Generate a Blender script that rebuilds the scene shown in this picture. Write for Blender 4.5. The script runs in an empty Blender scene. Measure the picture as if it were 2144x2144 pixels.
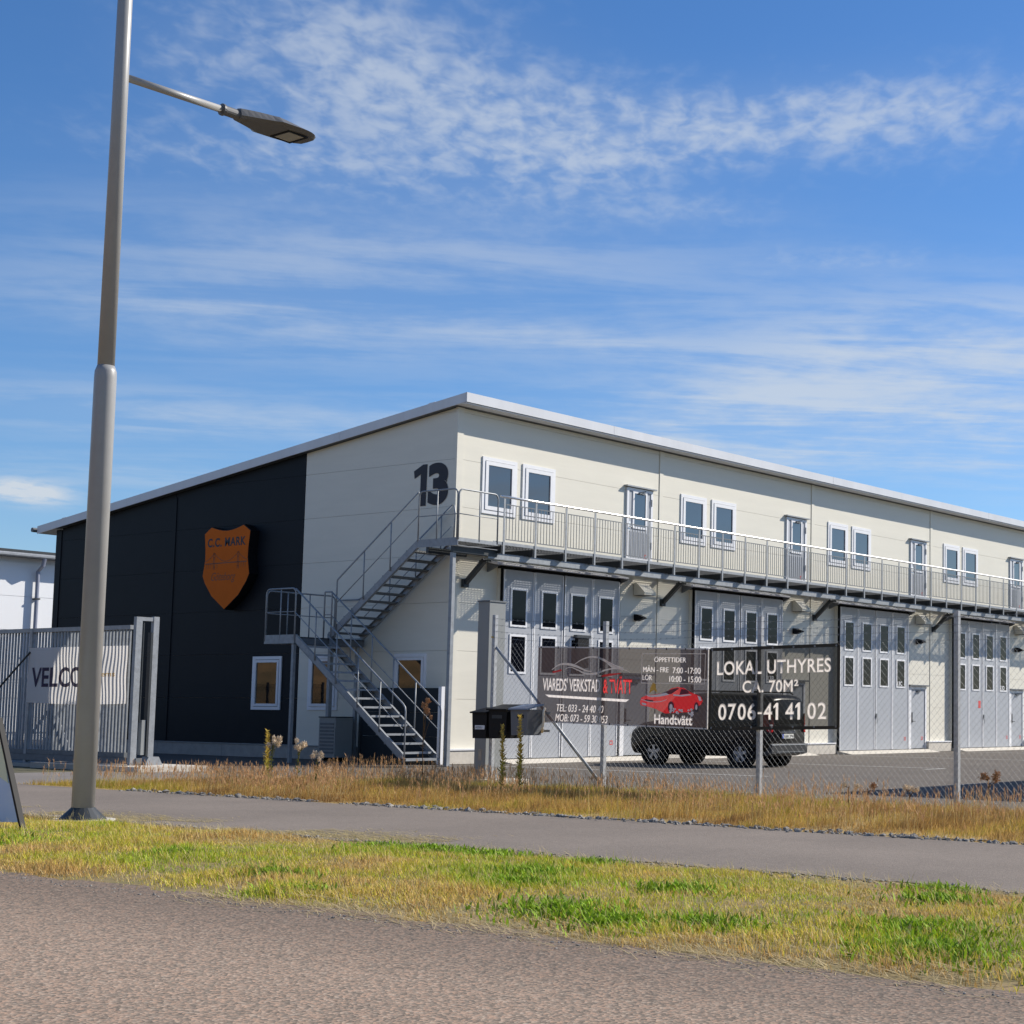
import bpy, bmesh, math, random
import numpy as np
from mathutils import Vector, Matrix, geometry
random.seed(7); RS = np.random.RandomState(11)
SC = bpy.context.scene
COL = SC.collection
PI = math.pi

# ---------------------------------------------------------------- camera
CAM = Vector((-28.380, -29.684, 1.348))
YAW, PITCH, ROLL = math.radians(34.3886), math.radians(5.4773), math.radians(0.6292)
F_PX, PPX, PPY, W_PX = 3385.3, 1660.4, 1168.3, 2144.0
fwd = Vector((math.cos(PITCH)*math.cos(YAW), math.cos(PITCH)*math.sin(YAW), math.sin(PITCH)))
r0 = Vector((math.sin(YAW), -math.cos(YAW), 0)); u0 = r0.cross(fwd)
rt = r0*math.cos(ROLL) + u0*math.sin(ROLL); up = u0*math.cos(ROLL) - r0*math.sin(ROLL)
cd = bpy.data.cameras.new('camera'); cam = bpy.data.objects.new('camera', cd); COL.objects.link(cam)
M = Matrix.Identity(4)
for i in range(3):
    M[i][0], M[i][1], M[i][2], M[i][3] = rt[i], up[i], -fwd[i], CAM[i]
cam.matrix_world = M
cd.sensor_fit = 'HORIZONTAL'; cd.sensor_width = 36.0
cd.lens = F_PX/W_PX*36.0
cd.shift_x = -(PPX - W_PX/2)/W_PX; cd.shift_y = (PPY - W_PX/2)/W_PX
cd.clip_start = 0.1; cd.clip_end = 3000
SC.camera = cam

# ---------------------------------------------------------------- light and exposure
SUN_DIR = Vector((1.90, -1.0, 1.467)).normalized()          # towards the sun
SUN_EL = math.asin(SUN_DIR.z); SUN_AZ = math.atan2(SUN_DIR.y, SUN_DIR.x)
ld = bpy.data.lights.new('sun', 'SUN'); sun = bpy.data.objects.new('sun', ld); COL.objects.link(sun)
ld.energy = 4.9; ld.angle = math.radians(0.53); ld.color = (1.0, 0.935, 0.835)
sun.rotation_euler = SUN_DIR.to_track_quat('Z', 'Y').to_euler(); sun.location = (0, 0, 40)
SC.view_settings.view_transform = 'Standard'; SC.view_settings.look = 'None'
SC.view_settings.exposure = 0.45; SC.view_settings.gamma = 1.0
SC.view_settings.use_curve_mapping = False

world = bpy.data.worlds.new('World'); SC.world = world; world.use_nodes = True
wt = world.node_tree; wt.nodes.clear()
def wn(t, **k):
    n = wt.nodes.new(t)
    for a, b in k.items(): setattr(n, a, b)
    return n
def wm(op, a, b=None, c=None, clamp=False):
    n = wn('ShaderNodeMath', operation=op, use_clamp=clamp)
    for i, v in enumerate((a, b, c)):
        if v is None: continue
        if isinstance(v, (int, float)): n.inputs[i].default_value = v
        else: wt.links.new(v, n.inputs[i])
    return n.outputs[0]
def wnoise(vec, scale, detail, rough, dist=0.0):
    n = wn('ShaderNodeTexNoise'); wt.links.new(vec, n.inputs['Vector'])
    n.inputs['Scale'].default_value = scale; n.inputs['Detail'].default_value = detail
    n.inputs['Roughness'].default_value = rough; n.inputs['Distortion'].default_value = dist
    return n.outputs['Fac']
def wramp(v, lo, hi):
    n = wn('ShaderNodeMapRange', interpolation_type='SMOOTHSTEP'); wt.links.new(v, n.inputs[0])
    n.inputs[1].default_value = lo; n.inputs[2].default_value = hi
    return n.outputs[0]
def wcomb(x, y, z=0.0):
    n = wn('ShaderNodeCombineXYZ')
    for i, v in enumerate((x, y, z)):
        if isinstance(v, (int, float)): n.inputs[i].default_value = v
        else: wt.links.new(v, n.inputs[i])
    return n.outputs[0]
sky = wn('ShaderNodeTexSky', sky_type='NISHITA', sun_disc=False)
sky.sun_elevation = SUN_EL; sky.sun_rotation = PI/2 - SUN_AZ
sky.air_density = 1.0; sky.dust_density = 0.25; sky.ozone_density = 2.6; sky.altitude = 100
tc = wn('ShaderNodeTexCoord'); sep = wn('ShaderNodeSeparateXYZ'); wt.links.new(tc.outputs['Generated'], sep.inputs[0])
X_, Y_, Z_ = sep.outputs
az = wm('MULTIPLY', wm('ARCTAN2', Y_, X_), 180/PI)
el = wm('MULTIPLY', wm('ARCSINE', wm('MINIMUM', wm('MAXIMUM', Z_, -0.999), 0.999)), 180/PI)
zc = wm('ADD', wm('MAXIMUM', Z_, 0.0), 0.035)
# cloud-layer plane, one axis along bearing 43 deg, the other across it
c43, s43 = math.cos(math.radians(43)), math.sin(math.radians(43))
al = wm('DIVIDE', wm('ADD', wm('MULTIPLY', X_, c43), wm('MULTIPLY', Y_, s43)), zc)
ac = wm('DIVIDE', wm('SUBTRACT', wm('MULTIPLY', X_, s43), wm('MULTIPLY', Y_, c43)), zc)
def gsum(bl):
    tot = None
    for a0, e0, sa, se, amp, tilt in bl:
        da = wm('SUBTRACT', az, a0)
        de = wm('SUBTRACT', wm('SUBTRACT', el, e0), wm('MULTIPLY', da, tilt))
        q = wm('ADD', wm('POWER', wm('DIVIDE', da, sa), 2.0), wm('POWER', wm('DIVIDE', de, se), 2.0))
        g = wm('MULTIPLY', wm('EXPONENT', wm('MULTIPLY', q, -1.0)), amp)
        tot = g if tot is None else wm('ADD', tot, g)
    return tot
big = wnoise(wcomb(al, ac, 3.1), 0.55, 3, 0.5)
elsew = wm('MULTIPLY', wramp(wm('ABSOLUTE', wm('SUBTRACT', az, 43.0)), 26, 42), wramp(big, 0.42, 0.7))
# mottled high cloud
mot_mask = wm('ADD', gsum([(50.5, 21.6, 5.2, 3.4, 1.0, 0.10), (44.0, 19.8, 4.0, 2.4, 0.9, 0.12), (40.3, 20.0, 3.2, 1.5, 0.6, 0.0), (53.5, 18.2, 5.5, 1.0, 0.55, 0.0),
                           (36.0, 20.4, 5.5, 1.3, 0.85, -0.05), (29.5, 20.9, 6.0, 1.5, 0.75, -0.02),
                           (37.8, 17.5, 3.0, 0.5, 0.4, 0.0), (33, 15.9, 4.0, 0.5, 0.4, 0.0),
                           (56, 21, 2.0, 1.3, 0.35, 0)]), wm('MULTIPLY', elsew, 0.7))
n1 = wnoise(wcomb(wm('MULTIPLY', al, 0.8), wm('MULTIPLY', ac, 1.15), 0.0), 17.0, 3, 0.55, 0.25)
n1b = wnoise(wcomb(al, ac, 7.7), 2.6, 3, 0.55)
mo = wm('ADD', wm('MULTIPLY', n1, 0.60), wm('MULTIPLY', n1b, 0.40))
mot = wm('MULTIPLY', wramp(wm('ADD', mo, wm('MULTIPLY', mot_mask, 0.11)), 0.48, 0.76), wm('MINIMUM', mot_mask, 1.0))
mot = wm('ADD', wm('MULTIPLY', mot, 0.50), wm('MULTIPLY', mot_mask, 0.11))
# streaked low cloud
st_mask = wm('ADD', gsum([(29.5, 12.6, 9.0, 2.1, 1.15, -0.05), (33.5, 10.2, 7.5, 1.3, 1.15, 0.02), (37.5, 9.2, 4.5, 0.8, 0.6, 0.0), (25, 9.0, 6, 1.5, 0.5, 0),
                          (43, 13.0, 5.0, 0.5, 0.5, 0.05), (53.5, 12.9, 8.0, 1.3, 0.62, 0.03), (57, 9.6, 6.0, 0.9, 0.6, 0.0), (48, 9.8, 5.0, 0.8, 0.45, 0.0),
                          (52, 15.3, 9.0, 1.5, 0.42, 0.0), (42, 15.6, 9.0, 2.0, 0.30, 0.0), (57, 7.6, 5, 0.6, 0.4, 0)]), wm('MULTIPLY', elsew, 0.5))
n2 = wnoise(wcomb(wm('MULTIPLY', al, 1.0), wm('MULTIPLY', ac, 0.30), 11.0), 3.4, 5, 0.60, 0.5)
n3 = wnoise(wcomb(al, ac, 5.0), 7.0, 5, 0.6)
sn = wm('ADD', wm('MULTIPLY', n2, 0.75), wm('MULTIPLY', n3, 0.25))
stk = wm('MULTIPLY', wm('ADD', wm('MULTIPLY', wramp(sn, 0.38, 0.63), 0.74), 0.20), wm('MINIMUM', st_mask, 1.0))
puff = wm('MULTIPLY', gsum([(59.6, 6.75, 1.0, 0.36, 1.1, 0.0), (60.4, 6.9, 0.7, 0.30, 0.9, 0)]), wm('ADD', wramp(n3, 0.3, 0.6), 0.3))
dens = wm('ADD', wm('ADD', mot, wm('MULTIPLY', stk, 0.80)), wm('MULTIPLY', puff, 0.8))
dens = wm('MINIMUM', wm('MULTIPLY', dens, wramp(el, -0.5, 3.0)), 0.93)
tint = wn('ShaderNodeMix', data_type='RGBA', blend_type='MULTIPLY'); tint.inputs[0].default_value = 1.0
wt.links.new(sky.outputs[0], tint.inputs[6]); tint.inputs[7].default_value = (0.99, 1.11, 1.33, 1)
hsv = wn('ShaderNodeHueSaturation'); hsv.inputs['Saturation'].default_value = 1.14; wt.links.new(tint.outputs[2], hsv.inputs['Color'])
mixc = wn('ShaderNodeMix', data_type='RGBA'); wt.links.new(dens, mixc.inputs[0])
wt.links.new(hsv.outputs[0], mixc.inputs[6]); mixc.inputs[7].default_value = (6.3, 6.9, 7.6, 1)
bg = wn('ShaderNodeBackground'); bg.inputs['Strength'].default_value = 0.073
wt.links.new(mixc.outputs[2], bg.inputs['Color'])
wo = wn('ShaderNodeOutputWorld'); wt.links.new(bg.outputs[0], wo.inputs['Surface'])

# ---------------------------------------------------------------- materials
def mat(name, col, rough=0.6, metal=0.0, spec=0.5, ior=None, var=0.0, vscale=3.0, bump=0.0, bscale=60.0, stretch=None, col2=None, coat=0.0):
    m = bpy.data.materials.new(name); m.use_nodes = True
    t = m.node_tree; b = t.nodes['Principled BSDF']
    b.inputs['Base Color'].default_value = (*col, 1); b.inputs['Roughness'].default_value = rough
    b.inputs['Metallic'].default_value = metal; b.inputs['Specular IOR Level'].default_value = spec
    if ior: b.inputs['IOR'].default_value = ior
    if coat: b.inputs['Coat Weight'].default_value = coat; b.inputs['Coat Roughness'].default_value = 0.05
    if var or bump or col2:
        g = t.nodes.new('ShaderNodeNewGeometry'); v = g.outputs['Position']
        if stretch:
            mp = t.nodes.new('ShaderNodeMapping'); mp.inputs['Scale'].default_value = stretch
            t.links.new(v, mp.inputs[0]); v = mp.outputs[0]
        if var or col2:
            n = t.nodes.new('ShaderNodeTexNoise'); n.inputs['Scale'].default_value = vscale; n.inputs['Detail'].default_value = 6
            n.inputs['Roughness'].default_value = 0.65
            t.links.new(v, n.inputs['Vector'])
            mx = t.nodes.new('ShaderNodeMix'); mx.data_type = 'RGBA'
            c2 = col2 if col2 else tuple(c*(1+var) for c in col); c1 = tuple(c*(1-var) for c in col) if not col2 else col
            mx.inputs[6].default_value = (*c1, 1); mx.inputs[7].default_value = (*c2, 1)
            mr = t.nodes.new('ShaderNodeMapRange'); mr.inputs[1].default_value = 0.3; mr.inputs[2].default_value = 0.7
            t.links.new(n.outputs['Fac'], mr.inputs[0]); t.links.new(mr.outputs[0], mx.inputs[0])
            t.links.new(mx.outputs[2], b.inputs['Base Color'])
        if bump:
            n2 = t.nodes.new('ShaderNodeTexNoise'); n2.inputs['Scale'].default_value = bscale; n2.inputs['Detail'].default_value = 4
            t.links.new(v, n2.inputs['Vector'])
            bp = t.nodes.new('ShaderNodeBump'); bp.inputs['Strength'].default_value = bump; bp.inputs['Distance'].default_value = 0.02
            t.links.new(n2.outputs['Fac'], bp.inputs['Height']); t.links.new(bp.outputs[0], b.inputs['Normal'])
    return m
def asphalt(name, dark, light, agg, rough=0.9, big=0.12, tint=None, speck=0.5, edge=None):
    """aggregate speckle in random stone colours over bitumen, with large soft wear patches"""
    m = bpy.data.materials.new(name); m.use_nodes = True; t = m.node_tree; b = t.nodes['Principled BSDF']
    b.inputs['Roughness'].default_value = rough; b.inputs['Specular IOR Level'].default_value = 0.3
    g = t.nodes.new('ShaderNodeNewGeometry'); P = g.outputs['Position']
    vo = t.nodes.new('ShaderNodeTexVoronoi'); vo.inputs['Scale'].default_value = agg; t.links.new(P, vo.inputs['Vector'])
    bw = t.nodes.new('ShaderNodeSeparateColor'); t.links.new(vo.outputs['Color'], bw.inputs[0])
    r = t.nodes.new('ShaderNodeValToRGB'); e = r.color_ramp.elements
    e[0].position = 0.0; e[0].color = (*dark, 1); e[1].position = 1.0; e[1].color = (*light, 1)
    k = e.new(0.45); k.color = (*[(a*0.6+c*0.4) for a, c in zip(dark, light)], 1)
    if tint:
        k2 = e.new(0.8); k2.color = (*tint, 1)
    t.links.new(bw.outputs[0], r.inputs[0])
    n = t.nodes.new('ShaderNodeTexNoise'); n.inputs['Scale'].default_value = 0.45; n.inputs['Detail'].default_value = 7; n.inputs['Roughness'].default_value = 0.6
    t.links.new(P, n.inputs['Vector'])
    n2 = t.nodes.new('ShaderNodeTexNoise'); n2.inputs['Scale'].default_value = 14; n2.inputs['Detail'].default_value = 5
    t.links.new(P, n2.inputs['Vector'])
    ad = t.nodes.new('ShaderNodeMath'); ad.operation = 'MULTIPLY_ADD'; ad.inputs[1].default_value = 0.35
    t.links.new(n2.outputs['Fac'], ad.inputs[0]); t.links.new(n.outputs['Fac'], ad.inputs[2])
    mr = t.nodes.new('ShaderNodeMapRange'); mr.inputs[1].default_value = 0.45; mr.inputs[2].default_value = 0.9
    mr.inputs[3].default_value = 1-big; mr.inputs[4].default_value = 1+big
    t.links.new(ad.outputs[0], mr.inputs[0])
    av = tuple((a+c)/2 for a, c in zip(dark, light))
    sm = t.nodes.new('ShaderNodeMix'); sm.data_type = 'RGBA'; sm.inputs[0].default_value = speck
    sm.inputs[6].default_value = (*av, 1); t.links.new(r.outputs[0], sm.inputs[7])
    mx = t.nodes.new('ShaderNodeMix'); mx.data_type = 'RGBA'; mx.blend_type = 'MULTIPLY'; mx.inputs[0].default_value = 1
    t.links.new(sm.outputs[2], mx.inputs[6]); t.links.new(mr.outputs[0], mx.inputs[7])
    out = mx.outputs[2]
    if edge:                                         # less worn, darker binder along the side of the carriageway
        sx = t.nodes.new('ShaderNodeSeparateXYZ'); t.links.new(P, sx.inputs[0])
        ea = t.nodes.new('ShaderNodeMath'); ea.operation = 'MULTIPLY_ADD'; ea.inputs[1].default_value = 1.1; t.links.new(n.outputs['Fac'], ea.inputs[0]); t.links.new(sx.outputs[0], ea.inputs[2])
        em = t.nodes.new('ShaderNodeMapRange'); em.interpolation_type = 'SMOOTHSTEP'; em.inputs[1].default_value = edge[0]+.55; em.inputs[2].default_value = edge[1]+.55; em.inputs[3].default_value = 1.0; em.inputs[4].default_value = edge[2]
        t.links.new(ea.outputs[0], em.inputs[0])
        m3 = t.nodes.new('ShaderNodeMix'); m3.data_type = 'RGBA'; m3.blend_type = 'MULTIPLY'; m3.inputs[0].default_value = 1
        t.links.new(out, m3.inputs[6]); t.links.new(em.outputs[0], m3.inputs[7]); out = m3.outputs[2]
    t.links.new(out, b.inputs['Base Color'])
    bp = t.nodes.new('ShaderNodeBump'); bp.inputs['Strength'].default_value = 0.45; bp.inputs['Distance'].default_value = 0.006
    t.links.new(vo.outputs['Distance'], bp.inputs['Height']); t.links.new(bp.outputs[0], b.inputs['Normal'])
    return m
def leafmat(name, trans=0.3, rough=0.7, spec=0.25):
    m = bpy.data.materials.new(name); m.use_nodes = True; t = m.node_tree; b = t.nodes['Principled BSDF']
    a = t.nodes.new('ShaderNodeAttribute'); a.attribute_name = 'col'
    t.links.new(a.outputs['Color'], b.inputs['Base Color']); b.inputs['Roughness'].default_value = rough; b.inputs['Specular IOR Level'].default_value = spec
    tr = t.nodes.new('ShaderNodeBsdfTranslucent'); t.links.new(a.outputs['Color'], tr.inputs['Color'])
    mx = t.nodes.new('ShaderNodeMixShader'); mx.inputs[0].default_value = trans
    t.links.new(b.outputs[0], mx.inputs[1]); t.links.new(tr.outputs[0], mx.inputs[2])
    t.links.new(mx.outputs[0], t.nodes['Material Output'].inputs['Surface'])
    return m
def meshcloth(name, col, through, rough=0.8, glow=0.3):
    """perforated banner cloth: a share of the light passes straight through its holes"""
    m = bpy.data.materials.new(name); m.use_nodes = True; t = m.node_tree; b = t.nodes['Principled BSDF']
    b.inputs['Base Color'].default_value = (*col, 1); b.inputs['Roughness'].default_value = rough; b.inputs['Specular IOR Level'].default_value = 0.3
    tl = t.nodes.new('ShaderNodeBsdfTranslucent'); tl.inputs['Color'].default_value = (*col, 1)
    m1 = t.nodes.new('ShaderNodeMixShader'); m1.inputs[0].default_value = glow
    t.links.new(b.outputs[0], m1.inputs[1]); t.links.new(tl.outputs[0], m1.inputs[2])
    tr = t.nodes.new('ShaderNodeBsdfTransparent')
    mx = t.nodes.new('ShaderNodeMixShader'); mx.inputs[0].default_value = through
    t.links.new(m1.outputs[0], mx.inputs[1]); t.links.new(tr.outputs[0], mx.inputs[2])
    t.links.new(mx.outputs[0], t.nodes['Material Output'].inputs['Surface'])
    return m
cream = mat('cream_panel', (0.69, 0.655, 0.555), 0.45, var=0.035, vscale=1.2, bump=0.05, bscale=8, stretch=(0.4, 0.4, 3))
scrn = mat('screen_board', (0.020, 0.027, 0.033), 0.55, spec=0.2, var=0.12, vscale=2)
dark = mat('dark_panel', (0.0095, 0.0125, 0.0165), 0.5, spec=0.12, var=0.10, vscale=1.5, bump=0.05, bscale=8)
white = mat('white_trim', (0.76, 0.76, 0.77), 0.4, var=0.03, vscale=4)
fasc = mat('roof_fascia', (0.62, 0.63, 0.65), 0.38, var=0.07, vscale=1.3, bump=0.10, bscale=1.6, stretch=(1, 1, 0.2))
greydoor = mat('grey_door', (0.37, 0.385, 0.41), 0.45, var=0.04, vscale=2)
galv = mat('galvanised_steel', (0.27, 0.285, 0.30), 0.5, metal=0.25, var=0.18, vscale=9)
galvd = mat('dull_galvanised', (0.13, 0.14, 0.15), 0.55, metal=0.2, var=0.18, vscale=7)
stainless = mat('stainless_rail', (0.92, 0.89, 0.84), 0.28, metal=0.45)
darksteel = mat('dark_steel', (0.022, 0.027, 0.031), 0.5, var=0.2, vscale=5)
black = mat('black_paint', (0.006, 0.006, 0.007), 0.5, spec=0.2)
fpost = mat('bright_galvanised', (0.40, 0.41, 0.42), 0.5, metal=0.2, var=0.22, vscale=14)
rubber = mat('black_rubber', (0.007, 0.007, 0.008), 0.85, spec=0.15)
glass_up = mat('coated_glass', (0.012, 0.016, 0.022), 0.03, ior=2.3, spec=0.5)
glass_gab = mat('gable_glass', (0.010, 0.010, 0.010), 0.03, ior=1.95, bump=0.05, bscale=1.6)
glass_dk = mat('dark_glass', (0.003, 0.004, 0.007), 0.05, spec=0.16)
conc = mat('concrete', (0.33, 0.315, 0.285), 0.85, var=0.14, vscale=5, bump=0.15, bscale=40)
concw = mat('pale_concrete', (0.55, 0.51, 0.44), 0.85, var=0.12, vscale=6, bump=0.15, bscale=40)
polemat = mat('grey_pole_paint', (0.30, 0.295, 0.285), 0.38, var=0.04, vscale=5)
lamphead = mat('lamp_housing', (0.115, 0.115, 0.115), 0.45)
lens = mat('lamp_lens', (0.42, 0.42, 0.38), 0.15)
boxgrey = mat('cabinet_grey', (0.24, 0.25, 0.245), 0.5, var=0.05, vscale=3)
orange = mat('orange_sign', (0.60, 0.125, 0.006), 0.6, spec=0.12, var=0.04, vscale=5)
signink = mat('sign_ink', (0.020, 0.020, 0.028), 0.6)
inkbrown = mat('faded_ink', (0.21, 0.065, 0.022), 0.6)
redp = mat('red_plastic', (0.42, 0.012, 0.012), 0.2)
redpaint = mat('red_sticker', (0.62, 0.05, 0.04), 0.5)
carpaint = mat('black_car_paint', (0.003, 0.003, 0.0035), 0.28, spec=0.35)
carglass = mat('car_glass', (0.006, 0.007, 0.008), 0.03)
chrome = mat('chrome', (0.62, 0.62, 0.64), 0.18, metal=1.0)
alloy = mat('alloy_rim', (0.36, 0.37, 0.39), 0.35, metal=0.6)
platew = mat('number_plate', (0.72, 0.72, 0.66), 0.5)
blue = mat('blue_strip', (0.02, 0.06, 0.40), 0.5)
yellow = mat('yellow_paint', (0.72, 0.42, 0.02), 0.5)
linew = mat('road_paint', (0.50, 0.49, 0.46), 0.8, var=0.22, vscale=9)
linef = mat('faded_road_paint', (0.30, 0.29, 0.27), 0.85, var=0.3, vscale=9)
timber = mat('weathered_timber', (0.36, 0.31, 0.25), 0.85, var=0.2, vscale=8)
ban1 = meshcloth('brown_grey_banner', (0.070, 0.052, 0.052), 0.17)
ban1t = meshcloth('banner_white_print', (0.84, 0.77, 0.73), 0.05, glow=0.55)
ban1r = meshcloth('banner_red_print', (0.75, 0.05, 0.05), 0.08, glow=0.6)
ban1c = meshcloth('banner_car_red', (0.62, 0.028, 0.032), 0.06, glow=0.30)
ban1h = mat('banner_highlight_print', (0.88, 0.78, 0.76), 0.8)
ban1d = meshcloth('banner_dark_print', (0.05, 0.05, 0.075), 0.1)
ban1y = meshcloth('banner_yellow_print', (0.62, 0.36, 0.04), 0.15, glow=0.5)
ban2 = meshcloth('dark_banner', (0.022, 0.021, 0.017), 0.25)
ban2t = meshcloth('pale_banner_print', (0.86, 0.79, 0.72), 0.04, glow=0.55)
ban2e = mat('banner_hem', (0.030, 0.024, 0.014), 0.7)
ban1e = mat('banner_white_hem', (0.60, 0.56, 0.53), 0.7)
ban3 = meshcloth('white_banner', (0.78, 0.75, 0.72), 0.03, glow=0.5)
ban3t = meshcloth('purple_black_print', (0.055, 0.04, 0.08), 0.05)
wirem = mat('fence_wire', (0.22, 0.23, 0.235), 0.5, metal=0.3)
road_m = asphalt('road_asphalt', (0.12, 0.094, 0.070), (0.42, 0.335, 0.255), 60, tint=(0.41, 0.265, 0.18), big=0.08, speck=0.85, edge=(-23.1, -21.4, 0.66))
path_m = asphalt('path_asphalt', (0.150, 0.125, 0.103), (0.245, 0.205, 0.170), 80, big=0.16, speck=0.75)
lot_m = asphalt('lot_asphalt', (0.090, 0.077, 0.064), (0.155, 0.134, 0.112), 70, big=0.12, speck=0.35)
drive_m = asphalt('drive_asphalt', (0.15, 0.135, 0.122), (0.235, 0.212, 0.194), 80, big=0.14, speck=0.45)
soil = mat('lawn_soil', (0.27, 0.185, 0.085), 0.95, col2=(0.16, 0.14, 0.045), vscale=2.2, bump=0.5, bscale=30)
soil2 = mat('verge_soil', (0.30, 0.205, 0.075), 0.95, col2=(0.40, 0.28, 0.09), vscale=2.5, bump=0.5, bscale=25)
ground_m = mat('far_ground', (0.16, 0.15, 0.07), 0.95, col2=(0.22, 0.19, 0.11), vscale=0.08)
rock_m = mat('rock_face', (0.25, 0.145, 0.065), 0.95, col2=(0.035, 0.036, 0.016), vscale=0.30, bump=1.0, bscale=1.2, stretch=(0.6, 0.6, 3.0))
stone_m = mat('crushed_stone', (0.22, 0.205, 0.185), 0.9, var=0.45, vscale=14)
grassmat = leafmat('grass_blade'); strawmat = leafmat('dry_grass_blade', 0.35); weedmat = leafmat('weed_leaf', 0.25)
fluff = mat('seed_fluff', (0.80, 0.68, 0.52), 0.95); fluffd = mat('brown_seed_head', (0.42, 0.25, 0.14), 0.95)

# ---------------------------------------------------------------- building helpers
BASE = {}
def empty(name, loc, label, cat, group=None, rotz=0.0, local=False):
    o = bpy.data.objects.new(name, None); COL.objects.link(o); o.empty_display_size = 0.3
    o.location = loc; o.rotation_euler = (0, 0, rotz)
    BASE[o.name] = Vector((0, 0, 0)) if local else Vector(loc)
    return tag(o, label, cat, group)
def tag(o, label=None, cat=None, group=None, kind=None):
    for k, v in (('label', label), ('category', cat), ('group', group), ('kind', kind)):
        if v: o[k] = v
    return o
def link(name, me, m, parent=None, kind=None, label=None, centre=None):
    """link mesh whose vertices are given in world (or in the parent thing's local) space"""
    o = bpy.data.objects.new(name, me); COL.objects.link(o)
    if m is not None and not me.materials: me.materials.append(m)
    if centre is None:
        n = len(me.vertices); a = np.empty(n*3, np.float32); me.vertices.foreach_get('co', a); a = a.reshape(-1, 3)
        centre = Vector(((a.min(0)+a.max(0))/2).tolist())
        a -= np.array(centre, np.float32); me.vertices.foreach_set('co', a.ravel()); me.update()
    base = BASE.get(parent.name, Vector((0, 0, 0))) if parent else Vector((0, 0, 0))
    o.location = centre - base
    if parent: o.parent = parent
    BASE[o.name] = centre
    if kind: o['kind'] = kind
    if label: o['label'] = label
    return o
class MB:
    def __init__(s): s.v = []; s.f = []
    def quad(s, a, b, c, d):
        i = len(s.v); s.v += [tuple(a), tuple(b), tuple(c), tuple(d)]; s.f.append((i, i+1, i+2, i+3)); return s
    def box(s, x0, x1, y0, y1, z0, z1):
        i = len(s.v)
        s.v += [(x0,y0,z0),(x1,y0,z0),(x1,y1,z0),(x0,y1,z0),(x0,y0,z1),(x1,y0,z1),(x1,y1,z1),(x0,y1,z1)]
        s.f += [tuple(i+k for k in q) for q in ((0,3,2,1),(4,5,6,7),(0,1,5,4),(1,2,6,5),(2,3,7,6),(3,0,4,7))]; return s
    def prism(s, poly, e):
        """closed polygon (3D points) swept by vector e"""
        i = len(s.v); n = len(poly); e = Vector(e)
        s.v += [tuple(p) for p in poly] + [tuple(Vector(p)+e) for p in poly]
        s.f += [tuple(range(i, i+n))[::-1], tuple(range(i+n, i+2*n))]
        s.f += [(i+k, i+(k+1) % n, i+n+(k+1) % n, i+n+k) for k in range(n)]; return s
    def tube(s, pts, r, n=6, cap=True):
        pts = [Vector(p) for p in pts]; rings = []
        rr = r if isinstance(r, (list, tuple)) else [r]*len(pts)
        prev = None
        for k, p in enumerate(pts):
            d = (pts[min(k+1, len(pts)-1)] - pts[max(k-1, 0)]).normalized()
            if prev is None:
                a = Vector((0, 0, 1)) if abs(d.z) < 0.9 else Vector((1, 0, 0))
                u = d.cross(a).normalized()
            else:
                u = (prev - d*prev.dot(d)).normalized()
            prev = u; w = d.cross(u); i = len(s.v)
            for j in range(n):
                t = 2*PI*j/n + PI/n
                s.v.append(tuple(p + u*math.cos(t)*rr[k] + w*math.sin(t)*rr[k]))
            rings.append(i)
        for a, b in zip(rings, rings[1:]):
            s.f += [(a+j, a+(j+1) % n, b+(j+1) % n, b+j) for j in range(n)]
        if cap: s.f += [tuple(range(rings[0], rings[0]+n))[::-1], tuple(range(rings[-1], rings[-1]+n))]
        return s
    def bar(s, a, b, w, h, upv=(0, 0, 1)):
        """rectangular bar from a to b, w across, h along upv"""
        a, b = Vector(a), Vector(b); d = (b-a).normalized(); u = Vector(upv)
        sd = d.cross(u).normalized()*(w/2); uu = sd.cross(d).normalized()*(h/2)
        return s.prism([a-sd-uu, a+sd-uu, a+sd+uu, a-sd+uu], b-a)
    def disc(s, c, ax, r0, r1, z0, z1, n=20):
        """ring (lathe section) round axis ax at c"""
        c, ax = Vector(c), Vector(ax).normalized(); a = Vector((0, 0, 1)) if abs(ax.z) < 0.9 else Vector((1, 0, 0))
        u = ax.cross(a).normalized(); w = ax.cross(u); i = len(s.v)
        for j in range(n):
            t = 2*PI*j/n; q = u*math.cos(t) + w*math.sin(t)
            s.v += [tuple(c+q*r0+ax*z0), tuple(c+q*r1+ax*z0), tuple(c+q*r1+ax*z1), tuple(c+q*r0+ax*z1)]
        for j in range(n):
            a0, b0 = i+4*j, i+4*((j+1) % n)
            for k in range(4): s.f.append((a0+k, a0+(k+1) % 4, b0+(k+1) % 4, b0+k))
        return s
    def mesh(s, name, smooth=False):
        me = bpy.data.meshes.new(name); me.from_pydata(s.v, [], s.f)
        bm = bmesh.new(); bm.from_mesh(me); bmesh.ops.recalc_face_normals(bm, faces=bm.faces); bm.to_mesh(me); bm.free()
        if smooth: me.shade_smooth()
        return me
    def build(s, name, m, parent=None, kind=None, smooth=False, label=None):
        return link(name, s.mesh(name, smooth), m, parent, kind, label)
def ring(mb, X, Y, N, o, w, h, t, d):
    """rectangular frame of border t in the plane spanned by X,Y from corner o, proud by d along N"""
    o, X, Y, N = Vector(o), Vector(X), Vector(Y), Vector(N)
    for a, b, c, e in ((0, w, 0, t), (0, w, h-t, h), (0, t, t, h-t), (w-t, w, t, h-t)):
        mb.prism([o+X*a+Y*c, o+X*b+Y*c, o+X*b+Y*e, o+X*a+Y*e], N*d)
    return mb
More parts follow.
